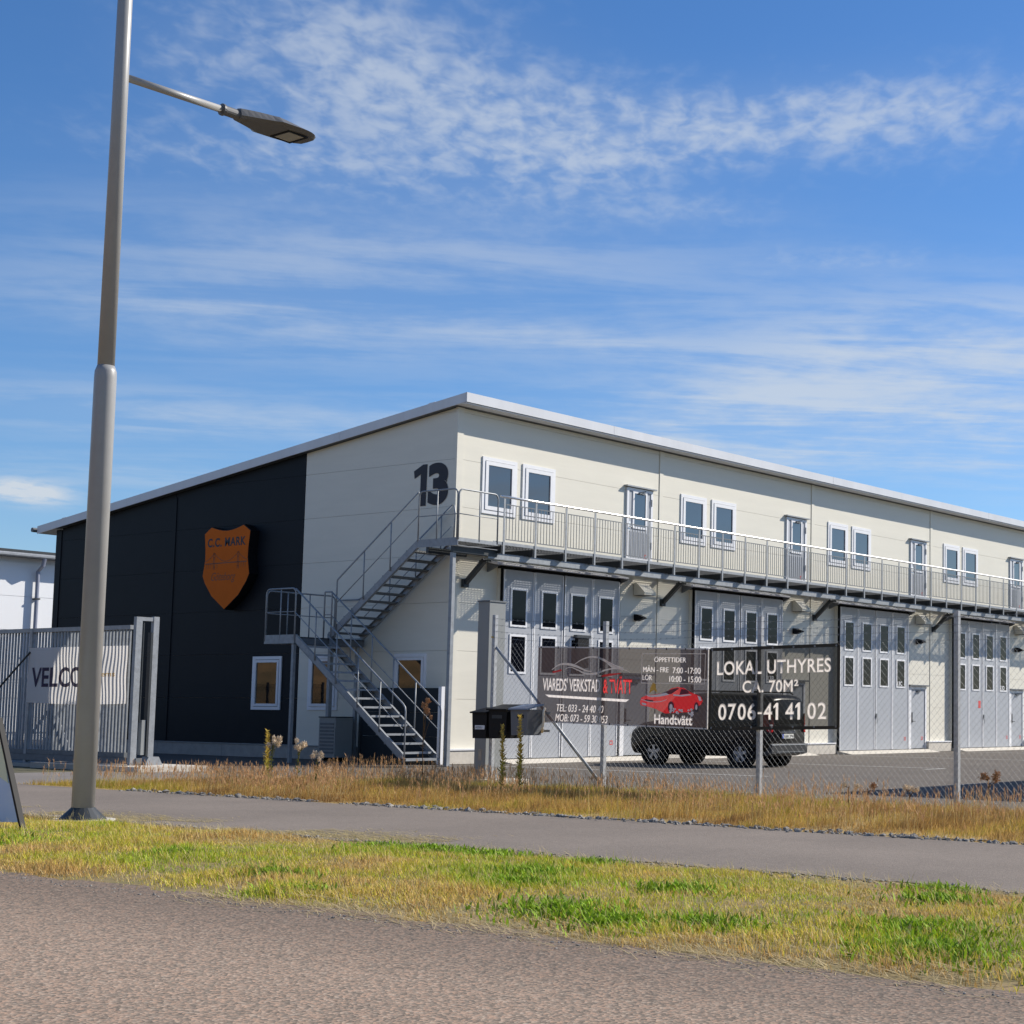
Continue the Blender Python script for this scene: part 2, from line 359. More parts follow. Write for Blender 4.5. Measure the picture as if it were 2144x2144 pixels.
def slab(mb, X, Y, N, o, a, b, c, e, d0, d1):
    o, X, Y, N = Vector(o), Vector(X), Vector(Y), Vector(N); q = o+N*d0
    return mb.prism([q+X*a+Y*c, q+X*b+Y*c, q+X*b+Y*e, q+X*a+Y*e], N*(d1-d0))
CUT = None                                         # while a banner is being printed: outlines cut out of its dark cloth
def lettering(body, parent, o, X, Y, w, h, m, bold=0.0, shear=0.0, depth=0.0, name='lettering', wave=None, spacing=1.0, align='LEFT'):
    """text as flat mesh fitted into a w x h rectangle whose lower left corner is o"""
    cu = bpy.data.curves.new('text', 'FONT'); cu.body = body; cu.offset = bold; cu.shear = shear; cu.extrude = 0.0
    cu.space_character = spacing; cu.align_x = align
    to = bpy.data.objects.new('text', cu); COL.objects.link(to)
    dg = bpy.context.evaluated_depsgraph_get(); dg.update()
    me = bpy.data.meshes.new_from_object(to.evaluated_get(dg)); loops = []
    if CUT is not None:
        for sp in to.to_curve(dg).splines:
            bp = sp.bezier_points; L = []
            for i in range(len(bp)):
                p, q = bp[i], bp[(i+1) % len(bp)]
                L += [(v.x, v.y) for v in geometry.interpolate_bezier(p.co, p.handle_right, q.handle_left, q.co, 5)[:-1]]
            loops.append(np.array(L))
        to.to_curve_clear()
    bpy.data.objects.remove(to); bpy.data.curves.remove(cu)
    n = len(me.vertices); a = np.empty(n*3, np.float32); me.vertices.foreach_get('co', a); a = a.reshape(-1, 3)
    lo, hi = a.min(0), a.max(0); s = (a-lo)/np.maximum(hi-lo, 1e-6)
    O, XV, YV = np.array(o), np.array(X), np.array(Y); NV = np.cross(XV, YV)
    p = O + s[:, :1]*w*XV + s[:, 1:2]*h*YV
    for L in loops:
        t = (L-lo[:2])/np.maximum(hi[:2]-lo[:2], 1e-6); CUT.append((O + t[:, :1]*w*XV + t[:, 1:2]*h*YV)[:, 1:])
    if wave is not None: p = p + wave(p)[:, None]*NV
    me.vertices.foreach_set('co', p.astype(np.float32).ravel())
    me.materials.clear(); me.name = name; me.update()
    return link(name, me, m, parent)
ONE = [(0, .80), (.20, 1.0), (.33, 1.0), (.33, 0), (.15, 0), (.15, .76), (0, .66)]
def figures(body, parent, o, X, Y, w, h, m, wave=None, **k):
    """a line of figures set glyph by glyph, with a flagged one; fitted like lettering()"""
    adv = {' ': .26, '-': .42, '1': .50, '.': .24}
    tot = sum(adv.get(c, .66) for c in body) - .08; x = 0; O, XV = Vector(o), Vector(X)
    for c in body:
        a = adv.get(c, .66)
        p = O + XV*(w*x/tot)
        if c == '1':
            P = np.array([tuple(p + XV*(w/tot*u*.95) + Vector(Y)*(h*v)) for u, v in ONE])
            if CUT is not None: CUT.append(P[:, 1:].copy())
            if wave is not None: P = P + wave(P)[:, None]*np.cross(np.array(X, float), np.array(Y, float))
            me = bpy.data.meshes.new('lettering'); me.from_pydata([tuple(q) for q in P.tolist()], [], [tuple(range(len(P)))]); link('lettering', me, m, parent)
        elif c == '-': lettering('-', parent, p + Vector(Y)*(h*.34) + XV*(w/tot*.03), X, Y, w/tot*.30, h*.14, m, wave=wave, **k)
        elif c == '.': lettering('.', parent, p, X, Y, w/tot*.15, h*.15, m, wave=wave, **k)
        elif c != ' ': lettering(c, parent, p, X, Y, w/tot*.58, h, m, wave=wave, **k)
        x += a
def noise2(x, y, s, seed=0):
    """smooth value noise on numpy arrays, 0..1"""
    r = np.random.RandomState(seed).rand(256, 256); x = x*s+50; y = y*s+50
    xi, yi = np.floor(x).astype(int), np.floor(y).astype(int); fx, fy = x-xi, y-yi
    fx = fx*fx*(3-2*fx); fy = fy*fy*(3-2*fy); g = lambda i, j: r[i % 256, j % 256]
    return (g(xi, yi)*(1-fx)+g(xi+1, yi)*fx)*(1-fy)+(g(xi, yi+1)*(1-fx)+g(xi+1, yi+1)*fx)*fy
GX, GY = (1, 0, 0), (0, -1, 0)          # reading directions on the long front and on the gable
ZZ = (0, 0, 1); NF, NG = (0, -1, 0), (-1, 0, 0)

# ---------------------------------------------------------------- ground sheets
def sheet(name, poly, z, m, thick=None):
    mb = MB()
    if thick: mb.prism([(x, y, z-thick) for x, y in poly], (0, 0, thick))
    else: mb.v = [(x, y, z) for x, y in poly]; mb.f = [tuple(range(len(poly)))]
    o = mb.build(name, m); o['kind'] = 'structure'; return o
def rect(x0, x1, y0, y1): return [(x0, y0), (x1, y0), (x1, y1), (x0, y1)]
def wavy(xc, y0, y1, amp, seed, step=0.12):
    ys = np.arange(y0, y1+step, step)
    xs = xc + (noise2(ys, ys*0+seed, 0.5, seed)-0.5)*amp*1.6 + (noise2(ys, ys*0+seed, 2.3, seed+1)-0.5)*amp + (noise2(ys, ys*0, 7.0, seed+2)-0.5)*amp*0.6
    return list(zip(xs.tolist(), ys.tolist()))
sheet('ground', rect(-500, 500, -500, 500), -0.034, ground_m)
sheet('lot_base', [(-7.7, -70), (90, -70), (90, 70), (-7.7, 70)], -0.010, lot_m)['label'] = 'dark asphalt yard in front of the long warehouse'
bpy.data.objects['lot_base'].name = 'parking_lot'
LOT = bpy.data.objects['parking_lot']; BASE['parking_lot'] = BASE['lot_base']
sheet('driveway', [(-13.0, -3.4), (-11.6, -4.6), (-7.6, -8.4), (-7.6, 0.4), (-9.0, 0.9), (-13.0, 1.8)], 0.002, drive_m)
fe = wavy(-13.0, -60, 40, 0.07, 3); ne = wavy(-17.15, -60, 40, 0.16, 5)
sheet('footpath', fe + ne[::-1], 0.012, path_m)
re_ = wavy(-21.12, -60, 40, 0.20, 9)
sheet('road', [(-60, -60)] + re_ + [(-60, 40)], 0.016, road_m)
lawn = MB()
gx = np.linspace(-21.35, -17.0, 16); gy = np.linspace(-60, 40, 220)
def lawn_z(x, y):
    t = np.clip((x+21.2)/4.1, 0, 1); return 0.004 + 0.035*np.sin(PI*t) + 0.03*(noise2(x, y, 0.9, 21)-0.5)*np.sin(PI*t)
gxx, gyy = np.meshgrid(gx, gy, indexing='ij'); gz = lawn_z(gxx, gyy)
lawn.v = [(float(a), float(b), float(c)) for a, b, c in zip(gxx.ravel(), gyy.ravel(), gz.ravel())]
lawn.f = [(i*220+j, (i+1)*220+j, (i+1)*220+j+1, i*220+j+1) for i in range(15) for j in range(219)]
lawn.build('lawn', soil, smooth=True)['kind'] = 'structure'
vg = MB(); vx = np.linspace(-13.02, -7.75, 14); vy = np.linspace(-60, -3.3, 140)
def verge_z(x, y):
    t = np.clip((x+13.0)/5.2, 0, 1); e = np.clip((-3.3-y)/2.0, 0, 1)
    return 0.004 + e*(0.05*np.sin(PI*t) + 0.04*(noise2(x, y, 1.1, 31)-0.5)*np.sin(PI*t))
vxx, vyy = np.meshgrid(vx, vy, indexing='ij')
# the strip narrows to a point where the driveway meets the path
lim = -13.02 + np.clip((-3.2-vyy)/4.6, 0.02, 1.0)*5.3
vxx = -13.02 + (vxx+13.02)/5.27*(lim+13.02)
vz = verge_z(vxx, vyy)
vg.v = [(float(a), float(b), float(c)) for a, b, c in zip(vxx.ravel(), vyy.ravel(), vz.ravel())]
vg.f = [(i*140+j, (i+1)*140+j, (i+1)*140+j+1, i*140+j+1) for i in range(13) for j in range(139)]
vg.build('grass_verge', soil2, smooth=True)['kind'] = 'structure'
def line(x0, y0, x1, y1, w=0.11, m=None):
    d = Vector((x1-x0, y1-y0, 0)).normalized()*1.0; s = Vector((-d.y, d.x, 0))*w/2; a, b = Vector((x0, y0, -0.006)), Vector((x1, y1, -0.006))
    MB().quad(a-s, b-s, b+s, a+s).build('painted_line', m or linew, LOT)
for x, a, b in ((0.15, -1.75, -9.6), (7.75, -1.75, -9.6), (16.45, -1.2, -9.6), (24.9, -1.0, -9.6)):
    line(x, a, x, b); line(x-1.0, b-0.055, x+0.055, b-0.055) if x > 1 else None
line(-0.6, -14.42, 0.9, -14.46, 0.09, linef); line(-7.2, -13.2, -4.2, -13.7, 0.08, linef)
# the far slope that the gable windows mirror, off to the left
hb = MB(); nx, ny = 34, 14
for i in range(nx):
    for j in range(ny):
        t = j/(ny-1); yy = -10 + i*5.0; h = 11*math.sin(min(1, t*1.25)*PI/2)*(0.75+0.5*random.random())
        hb.v.append((-50 - t*26 + random.uniform(-1.5, 1.5), yy + random.uniform(-1.2, 1.2), h + random.uniform(-.5, .5) - 0.05*(j == 0)))
hb.f = [(i*ny+j, (i+1)*ny+j, (i+1)*ny+j+1, i*ny+j+1) for i in range(nx-1) for j in range(ny-1)]
hb.build('rocky_hillside', rock_m)['kind'] = 'structure'

# ---------------------------------------------------------------- the warehouse
WH = empty('warehouse', (0, 0, 0), 'long two-storey cream warehouse with a dark gable half, sloping roof and grey folding doors', 'building')
LEN, NB = 48.0, 6
ROOF0, RS_ = 9.00, 0.123                         # underside of roof at y=-0.5, fall per metre
def roof_z(y): return ROOF0 - RS_*(y+0.5)
SEAMS = [0.35, 1.60, 2.805, 4.01, 5.213, 6.417, 7.62, 8.82, 10.2]
MB().box(0.06, LEN, 0.06, 17.44, 0.0, 6.6).prism([(0.06, 0.06, 6.6), (0.06, 17.44, 6.6), (0.06, 17.44, roof_z(17.44)-.02), (0.06, 0.06, roof_z(0.06)-.02)], (LEN-0.06, 0, 0)).build('wall_core', cream, WH)
G_ = 0.003
for k in range(NB):
    for i in range(8):
        z0, z1 = SEAMS[i]+G_, min(SEAMS[i+1]-G_, 8.925)
        MB().box(8*k+(0.20 if k == 0 else 0.02), 8*k+8.0, 0.0, 0.06, z0, z1).build('wall_panel', cream, WH)
    if k: MB().box(8*k+0.035, 8*k+0.20, -0.018, 0.0, 0.37, 8.93).build('joint_strip', cream, WH)
MB().box(-0.018, 0.20, -0.018, 0.06, 0.37, 8.93).build('corner_strip', cream, WH)
def clip_roof(y0, y1, z0, z1):
    """rectangle on the gable cut by the roof underside"""
    f = lambda y: roof_z(y)-0.015
    pts = [(y0, z0), (y1, z0)]
    if z0 >= f(y0): return None
    if f(y1) <= z0:
        yc = -0.5 + (ROOF0-0.015-z0)/RS_; pts[1] = (yc, z0)
        pts += [] if f(y0) > z1 else []
    elif f(y1) < z1: pts.append((y1, f(y1)))
    else: pts.append((y1, z1))
    if f(y0) >= z1:
        if f(pts[1][0] if f(y1) <= z0 else y1) < z1: pts.append((-0.5 + (ROOF0-0.015-z1)/RS_, z1))
        pts.append((y0, z1))
    else: pts.append((y0, f(y0)))
    return pts
for (y0, y1, m) in ((0.06, 5.76, cream), (5.78, 11.49, dark), (11.51, 17.22, dark)):
    for i in range(8):
        p = clip_roof(y0, y1, SEAMS[i]+G_, SEAMS[i+1]-G_)
        if p: MB().prism([(0.0, a, b) for a, b in p], (0.06, 0, 0)).build('wall_panel', m, WH)
MB().box(-0.02, 0.0, 11.44, 11.56, 0.37, 7.38).build('joint_strip', dark, WH)
MB().box(-0.02, 0.06, 17.24, 17.52, 0.37, roof_z(17.52)-.02).build('corner_strip', dark, WH)
# plinth: concrete blocks with a white drip flashing on top
for k in range(NB):
    X0 = 8*k
    for a, b in ((X0 if k else -0.12, X0+1.42), (X0+7.72, X0+8.0)):
        if a >= b: continue
        MB().box(a, b-0.004, -0.15, 0.05, 0.0, 0.33).build('plinth_block', concw, WH)
        MB().box(a-0.01, b+0.0, -0.175, 0.0, 0.335, 0.375).build('drip_flashing', white, WH)
for j in range(6):
    a, b = -0.12+j*2.95, -0.12+j*2.95+2.94
    MB().box(-0.12, 0.05, max(a, 0.055), min(b, 17.5), 0.0, 0.33).build('plinth_block', conc, WH)
MB().box(-0.14, 0.0, 0.0, 17.52, 0.335, 0.36).build('drip_flashing', boxgrey, WH)
# roof with fascia boards
MB().prism([(-0.18, -0.46, roof_z(-0.46)), (-0.18, 18.3, roof_z(18.3)), (-0.18, 18.3, roof_z(18.3)+.19), (-0.18, -0.46, roof_z(-0.46)+.19)], (LEN+.2, 0, 0)).build('roof', galvd, WH)
rf = bpy.data.objects['roof']
x = -0.20
for i in range(9):
    x1 = min(-0.2+(i+1)*5.6, LEN+.1)
    MB().box(x+(0.003 if i else 0), x1-0.003, -0.50-0.002*(i % 2), -0.461, 8.985, 9.225).build('fascia_board', fasc, rf); x = x1
for i in range(4):
    a, b = -0.46+i*4.69, -0.46+(i+1)*4.69-0.006
    MB().prism([(-0.205-0.002*(i % 2), a, roof_z(a)-.012), (-0.205-0.002*(i % 2), b, roof_z(b)-.012), (-0.205-0.002*(i % 2), b, roof_z(b)+.225), (-0.205-0.002*(i % 2), a, roof_z(a)+.225)], (0.024, 0, 0)).build('fascia_board', fasc, rf)
MB().box(-0.18, LEN, -0.46, 0.0, 8.95, 8.975).build('soffit', white, rf)
MB().tube([(-0.30, 18.42, 6.80), (30, 18.42, 6.80)], 0.075, 8).build('gutter', galvd, rf)
for (xx, yy) in ((-0.1, 0.75), (-0.1, 16.9)):
    z = roof_z(yy)+0.2
    MB().bar((xx, yy, z), (xx, yy, z+.06), .04, .04, (1, 0, 0)).bar((xx, yy-.05, z+.06), (xx, yy+.2, z+.04), .06, .02).build('roof_hook', white, rf)

def window(o, X, N, w, h, par, glass, trim=0.09, frame=0.10):
    """white trim, inner frame and pane; returns the window part"""
    f = ring(MB(), X, ZZ, N, o, w, h, trim, 0.030).build('window', white, par)
    o2 = Vector(o)+Vector(X)*(trim+.012)+Vector(ZZ)*(trim+.012); w2, h2 = w-2*trim-.024, h-2*trim-.024
    ring(MB(), X, ZZ, N, o2, w2, h2, frame, 0.045).build('frame', white, f)
    slab(MB(), X, ZZ, N, o2, frame-.004, w2-frame+.004, frame-.004, h2-frame+.004, 0.002, 0.014).build('pane', glass, f)
    return f
def closer(mb_parent, x, y, z):
    MB().box(x-.13, x+.13, y-.06, y, z-.03, z+.03).bar((x-.1, y-.05, z+.02), (x-.02, y-.20, z+.05), .02, .015).bar((x-.02, y-.2, z+.05), (x+.12, y-.04, z+.06), .02, .015).build('door_closer', galvd, mb_parent)
def upper_door(X0):
    x0, x1, z0, z1 = X0+6.55, X0+7.70, 5.60, 7.70
    d = ring(MB(), GX, ZZ, NF, (x0, 0, z0), x1-x0, z1-z0, 0.085, 0.05).build('upper_door', white, WH)
    MB().box(x0+.09, x1-.09, -0.028, -0.002, z0+.03, z1-.09).build('door_leaf', greydoor, d)
    n = 8; gr = MB()
    for i in range(n+1):
        xx = x0+.12+(x1-x0-.24)*i/n; gr.box(xx-.011, xx+.011, -0.036, -0.029, z0+.1, 6.45)
    gr.build('ribs', greydoor, d, kind='stuff')
    ring(MB(), GX, ZZ, NF, (x0+.26, -0.029, 6.54), 0.63, 1.08, 0.065, 0.024).build('window_frame', white, d)
    MB().box(x0+.32, x0+.83, -0.036, -0.030, 6.60, 7.56).build('pane', glass_up, d)
    MB().box(x0-.09, x1+.09, -0.13, 0.0, z1+.015, z1+.055).build('canopy', galv, d)
    MB().box(x0+.1, x0+.17, -.045, -.029, 6.45, 6.72).tube([(x0+.13, -.09, 6.58), (x0+.27, -.09, 6.58)], .011).tube([(x0+.13, -.03, 6.58), (x0+.13, -.09, 6.58)], .011).build('handle', stainless, d)
    closer(d, x0+.63, -.03, z1-.13)
    ring(MB(), GX, ZZ, NF, (x1-.33, -0.030, z0+.12), .11, .11, .02, .004).build('sticker', redpaint, d)
    MB().box(x1-.075, x1-.045, -.065, -.05, 7.25, 7.45).box(x1-.075, x1-.045, -.065, -.05, 6.0, 6.2).build('hinge', galvd, d)
def garage(X0, number):
    x0, x1, yf, zb, zt = X0+1.56, X0+6.14, -0.20, 0.10, 4.95
    MB().box(x0-.03, x0-.006, yf+.085, 0.0, zb, zt+.02).build('door_jamb', cream, WH)
    g = MB().box(x0-.025, x0-.005, yf+.01, yf+.08, zb, zt+.03).box(x1+.005, x1+.03, yf+.01, 0.0, zb, zt+.03).box(x0-.02, x1+.03, yf+.03, 0.0, zt+.005, zt+.08).build('garage_door', rubber, WH)
    w = (x1-x0)/4
    for i in range(4):
        a, b = x0+i*w+(0.012 if i != 2 else .03), x0+(i+1)*w-(0.012 if i != 1 else .03)
        MB().box(a, b, yf, yf+.16, zb+.01, zt).build('door_leaf', greydoor, g)
        for e in (a, b-.035):
            MB().box(e, e+.035, yf-.012, yf-.001, zb+.03, zt-.02).build('leaf_edge', white, g)
        xm = x0+(i+.5)*w
        for (c, e) in ((3.48, 4.49), (2.28, 3.29)):
            ring(MB(), GX, ZZ, NF, (xm-.31, yf-.001, c), .62, e-c, .055, .02).build('window_frame', white, g)
            MB().box(xm-.258, xm+.258, yf-.007, yf-.001, c+.053, e-.053).build('pane', glass_dk, g)
    MB().box((x0+x1)/2-.028, (x0+x1)/2+.028, yf+.05, yf+.15, zb+.02, zt).build('rubber_seal', rubber, g)
    MB().box((x0+x1)/2+.03, (x0+x1)/2+.12, yf-.05, yf-.001, 1.22, 1.36).tube([((x0+x1)/2+.06, yf-.05, 1.2), ((x0+x1)/2+.06, yf-.05, 1.02)], .012).build('handle', galv, g)
    MB().prism([(x0-.45, -.42, 5.02), (x0-.45, 0, 5.10), (x0-.45, 0, 5.16), (x0-.45, -.42, 5.08)], (5.15, 0, 0)).build('door_hood', white, g)
    MB().prism([(x0-.42, -.40, 4.99), (x0-.42, -.02, 4.85), (x0-.42, -.02, 5.09), (x0-.42, -.40, 5.01)], (.05, 0, 0)).build('hood_bracket', galvd, g)
    MB().prism([(x1+.05, -.40, 4.99), (x1+.05, -.02, 4.85), (x1+.05, -.02, 5.09), (x1+.05, -.40, 5.01)], (.05, 0, 0)).build('hood_bracket', galvd, g)
    MB().prism([(x0-.05, -.75, -.005), (x0-.05, -.12, -.005), (x0-.05, -.12, .09), (x0-.05, -.22, .09)], (x1-x0+1.45, 0, 0)).build('door_sill', concw, g)
    ring(MB(), GX, ZZ, NF, (x1-.30, yf-.001, .42), .12, .12, .025, .003).build('sticker', redpaint, g)
    if number == 3:
        MB().box(x0+2*w-.36, x0+2*w-.17, yf-.004, yf-.001, 1.62, 1.90).build('sticker', redpaint, g)
    xm = x0+3.5*w
    lettering('13'+'ABCDEF'[number], g, (xm-.22, yf-.010, 2.36), GX, ZZ, .34, .15, white, bold=.02)
    if number == 0:
        MB().box(4.30, 4.74, -.34, -.225, 2.50, 3.30).build('hanging_case', black, g)
        MB().box(4.24, 4.80, -.36, -.225, 3.302, 3.38).build('case_cap', darksteel, g)
    # the small door to the right of the folding door
    a, b, z1 = X0+6.42, X0+7.70, 2.36
    p = MB().box(a, a+.17, -.06, -.002, .10, z1).box(b-.10, b, -.06, -.002, .10, z1).box(a+.17, b-.10, -.06, -.002, z1-.10, z1).build('side_door', white, WH)
    MB().box(a+.175, b-.105, -.035, -.002, .12, z1-.105).build('door_leaf', greydoor, p)
    MB().box(a-.06, b+.08, -.16, -.002, z1+.01, z1+.06).build('canopy', galvd, p)
    MB().box(a+.20, a+.27, -.06, -.036, 1.05, 1.42).tube([(a+.24, -.06, 1.1), (a+.24, -.10, 1.1), (a+.40, -.10, 1.1)], .012).build('handle', black, p)
    closer(p, (a+b)/2+.05, -.036, z1-.17)
    ring(MB(), GX, ZZ, NF, (b-.36, -.037, .42), .12, .12, .025, .003).build('sticker', redpaint, p)
    # wall lamp, vent hood over the small door
    hood = MB().prism([(X0+6.95, -.02, 4.99), (X0+6.95, -.12, 4.99), (X0+6.95, -.42, 4.72), (X0+6.95, -.42, 4.64), (X0+6.95, -.02, 4.64)], (.50, 0, 0)).build('vent_hood', cream, WH)
    MB().box(X0+6.98, X0+7.42, -.40, -.03, 4.628, 4.638).build('vent_grille', darksteel, hood)
    MB().prism([(X0+6.98, -.02, 4.10), (X0+6.98, -.02, 3.92), (X0+6.98, -.10, 3.90), (X0+6.98, -.36, 3.97), (X0+6.98, -.36, 4.0), (X0+6.98, -.12, 4.09)], (.16, 0, 0)).build('wall_lamp', black, WH)
for k in range(NB):
    X0 = 8*k
    ofs = (0.88, 2.34) if k == 0 else (1.04, 2.55)
    for a in ofs: window((X0+a, 0, 6.34), GX, NF, 1.25, 1.46, WH, glass_up)
    upper_door(X0); garage(X0, k)
for (y1, z0, w, h, gl) in ((7.67, 1.28, 1.22, 1.45, glass_gab), (5.33, 1.29, 1.18, 1.45, glass_gab), (2.02, 1.29, 1.18, 1.45, glass_gab)):
    window((0, y1, z0), GY, NG, w, h, WH, gl, trim=.085, frame=.07)
lettering('3', WH, (-.012, 1.00, 6.485), GY, ZZ, .73, 1.08, signink, bold=.055, name='house_number')
MB().prism([(-.012, a, b) for a, b in ((1.28, 6.49), (1.07, 6.49), (1.045, 7.555), (1.20, 7.555), (1.53, 7.405), (1.50, 7.21), (1.275, 7.31))], (.004, 0, 0)).build('house_number', signink, WH)

# ---------------------------------------------------------------- walkway along the upper floor
WK = empty('walkway', (0, -1.35, 0), 'galvanised steel walkway with barred railing under the upper doors of the cream front', 'walkway')
D0, D1 = 5.38, 5.43; X1 = LEN
gr = MB()
y = -1.30
while y < -0.03:
    gr.box(0.0, X1, y, y+.003, D1-.022, D1); y += .038
xx = 0.0
while xx < X1:
    gr.box(xx, xx+.006, -1.32, -.02, D1-.012, D1+.001); xx += .10
gr.build('deck_grating', galvd, WK, kind='stuff')
MB().box(0.0, X1, -1.352, -1.34, 5.40, 5.475).build('edge_strip', galv, WK)
MB().box(0.0, X1, -1.19, -1.182, 5.05, 5.20).box(0.0, X1, -1.19, -1.10, 5.045, 5.055).box(0.0, X1, -1.19, -1.10, 5.195, 5.205).build('edge_beam', galv, WK)
MB().box(0.0, X1, -.10, -.02, 5.24, 5.38).build('wall_beam', darksteel, WK)
posts = [0.35+1.125*i for i in range(43)]
for i, px in enumerate(posts):
    MB().box(px-.03, px+.03, -1.31, -.10, 5.22, 5.375).build('joist', darksteel, WK)
    MB().box(px-.030, px+.030, -1.368, -1.354, 5.17, 6.56).build('railing_post', galv, WK)
    MB().box(px-.075, px+.04, -1.353, -1.20, 5.20, 5.36).build('post_bracket', darksteel, WK)
    if i+1 < len(posts):
        f = MB(); a, b = px+.06, posts[i+1]-.06
        f.box(a, b, -1.366, -1.358, 6.40, 6.425).box(a, b, -1.366, -1.358, 5.53, 5.555)
        for j in range(10):
            q = a+.012+(b-a-.024)*j/9; f.box(q-.007, q+.007, -1.368, -1.356, 5.555, 6.40)
        f.build('railing_infill', galvd, WK)
MB().tube([(0.22+1.125*i, -1.361, 6.60) for i in range(43)], .031, 12).build('handrail', stainless, WK, smooth=True)
for k in range(NB+1):
    bx = 8*k+.22 if k else .36
    MB().bar((bx, -.06, 4.50), (bx, -.72, 5.06), .11, .11).box(bx-.09, bx+.09, -.10, -.002, 4.40, 4.60).box(bx-.08, bx+.08, -.85, -.60, 5.0, 5.05).build('bracket', darksteel, WK)
def frame_rail(par, plane, a, b, z0, z1, zm, r=.021, rad=.13, name='rail_frame', inter=()):
    """rounded tube frame between a and b (points (x,y)), with a mid rail and uprights"""
    A, B = Vector((a[0], a[1], 0)), Vector((b[0], b[1], 0)); d = (B-A).normalized(); P = []
    P.append(A+Vector((0, 0, z0)))
    for t in range(5):
        q = PI/2*t/4; P.append(A+d*(rad-rad*math.cos(q))+Vector((0, 0, z1-rad+rad*math.sin(q))))
    for t in range(5):
        q = PI/2*t/4; P.append(B-d*(rad-rad*math.sin(q))+Vector((0, 0, z1-rad+rad*math.cos(q))))
    P.append(B+Vector((0, 0, z0)))
    MB().tube(P, r, 8).build(name, galv, par, smooth=True)
    MB().tube([A+Vector((0, 0, zm)), B+Vector((0, 0, zm))], .012, 6).build('mid_rail', galv, par, smooth=True)
    for t in inter:
        c = A+(B-A)*t; MB().tube([c+Vector((0, 0, z0)), c+Vector((0, 0, z1))], .017, 6).build('upright', galv, par, smooth=True)

# ---------------------------------------------------------------- outside stair
ST = empty('outside_stair', (-1.2, 1.5, 0), 'galvanised steel stair in two flights climbing the gable to the walkway', 'stair')
XI0, XI1, XO0, XO1 = -1.18, -0.12, -2.32, -1.26      # inner (upper) and outer (lower) flights
LZ, LY0, LY1 = 3.10, 3.05, 4.22
SL = 0.704
def plate(x0, x1, y0, y1, zt, par, name):
    m = MB()
    yy = y0+.02
    while yy < y1-.01: m.box(x0+.01, x1-.01, yy, yy+.006, zt-.03, zt); yy += .036
    xx = x0+.02
    while xx < x1-.01: m.box(xx, xx+.006, y0+.01, y1-.01, zt-.012, zt+.001); xx += .08
    m.build(name, galvd, par, kind='stuff')
def chan(mb, y0, z0, y1, z1, x, side, h=.165, f=.06):
    """channel stringer in the plane x, flanges towards side"""
    a, b = Vector((x, y0, z0)), Vector((x, y1, z1))
    mb.prism([a+Vector((0, 0, -h*.62)), a+Vector((0, 0, h*.62)), a+Vector((.009*side, 0, h*.62)), a+Vector((.009*side, 0, -h*.62))], b-a)
    for s in (-1, 1):
        q = Vector((0, 0, s*h*.60)); mb.prism([a+q, a+q+Vector((f*side, 0, 0)), a+q+Vector((f*side, 0, .011)), a+q+Vector((0, 0, .011))], b-a)
    return mb
# platform at the walkway level
plate(XI0, 0.12, -1.34, 0.02, 5.43, ST, 'platform_grating')
MB().box(XI0-.012, XI0, -1.36, 0.03, 5.26, 5.45).build('platform_edge', galv, ST)
MB().box(XI0, .14, -1.362, -1.35, 5.36, 5.45).box(XI0, .14, -1.36, -1.30, 5.25, 5.262).build('platform_edge', galv, ST)
MB().box(XI0, .3, -1.2, -1.12, 5.10, 5.25).box(XI0, .1, -.35, -.27, 5.12, 5.26).build('platform_joist', darksteel, ST)
frame_rail(ST, 'y', (XI0, -1.355), (.13, -1.355), 5.40, 6.62, 6.02, inter=(.53,))
frame_rail(ST, 'x', (XI0-.0, -1.31), (XI0, 0.02), 5.40, 6.63, 6.02, inter=(.52,))
# upper flight: 12 risers from the platform down to the landing
yu0, zu0, yu1, zu1 = 0.03, 5.36, 3.22, 3.10
for x, s in ((XI0, 1), (XI1, -1)):
    chan(MB(), yu0, zu0, yu1, zu1, x, s).build('stringer', galv, ST)
nu = 11
for i in range(nu):
    t = (i+1)/(nu+.6); yy, zz = yu0+(yu1-yu0)*t, zu0+.05+(zu1-zu0)*t
    MB().box(XI0+.012, XI1-.012, yy-.14, yy+.14, zz-.045, zz).build('tread', galvd, ST)
def sloped_rail(x, y0, z0, y1, z1, hgt, posts_at, end=None, start=None):
    P = [(x, y0, z0+hgt), (x, y1, z1+hgt)]
    if start: P = start+P
    if end: P = P+end
    MB().tube(P, .021, 8).build('handrail', galv, ST, smooth=True)
    MB().tube([(x, y0, z0+hgt*.5), (x, y1, z1+hgt*.5)], .012, 6).build('mid_rail', galv, ST, smooth=True)
    for t in posts_at:
        yy, zz = y0+(y1-y0)*t, z0+(z1-z0)*t
        MB().tube([(x, yy, zz-.06), (x, yy, zz+hgt)], .017, 6).build('upright', galv, ST, smooth=True)
sloped_rail(XI0-.02, .02, 5.46, 2.89, 3.42, 1.16, (.33, .66), end=[(XI0-.02, 2.90, 4.50), (XI0-.02, 2.90, 3.12)])
sloped_rail(XI1, -.02, 5.36, 3.10, 3.17, 1.07, (.12, .4, .7), start=[(XI1, -.10, 5.44), (XI1, -.13, 6.2), (XI1, -.09, 6.40)], end=[(XI1, 3.35, 4.16), (XI1, LY1-.15, 4.16)])
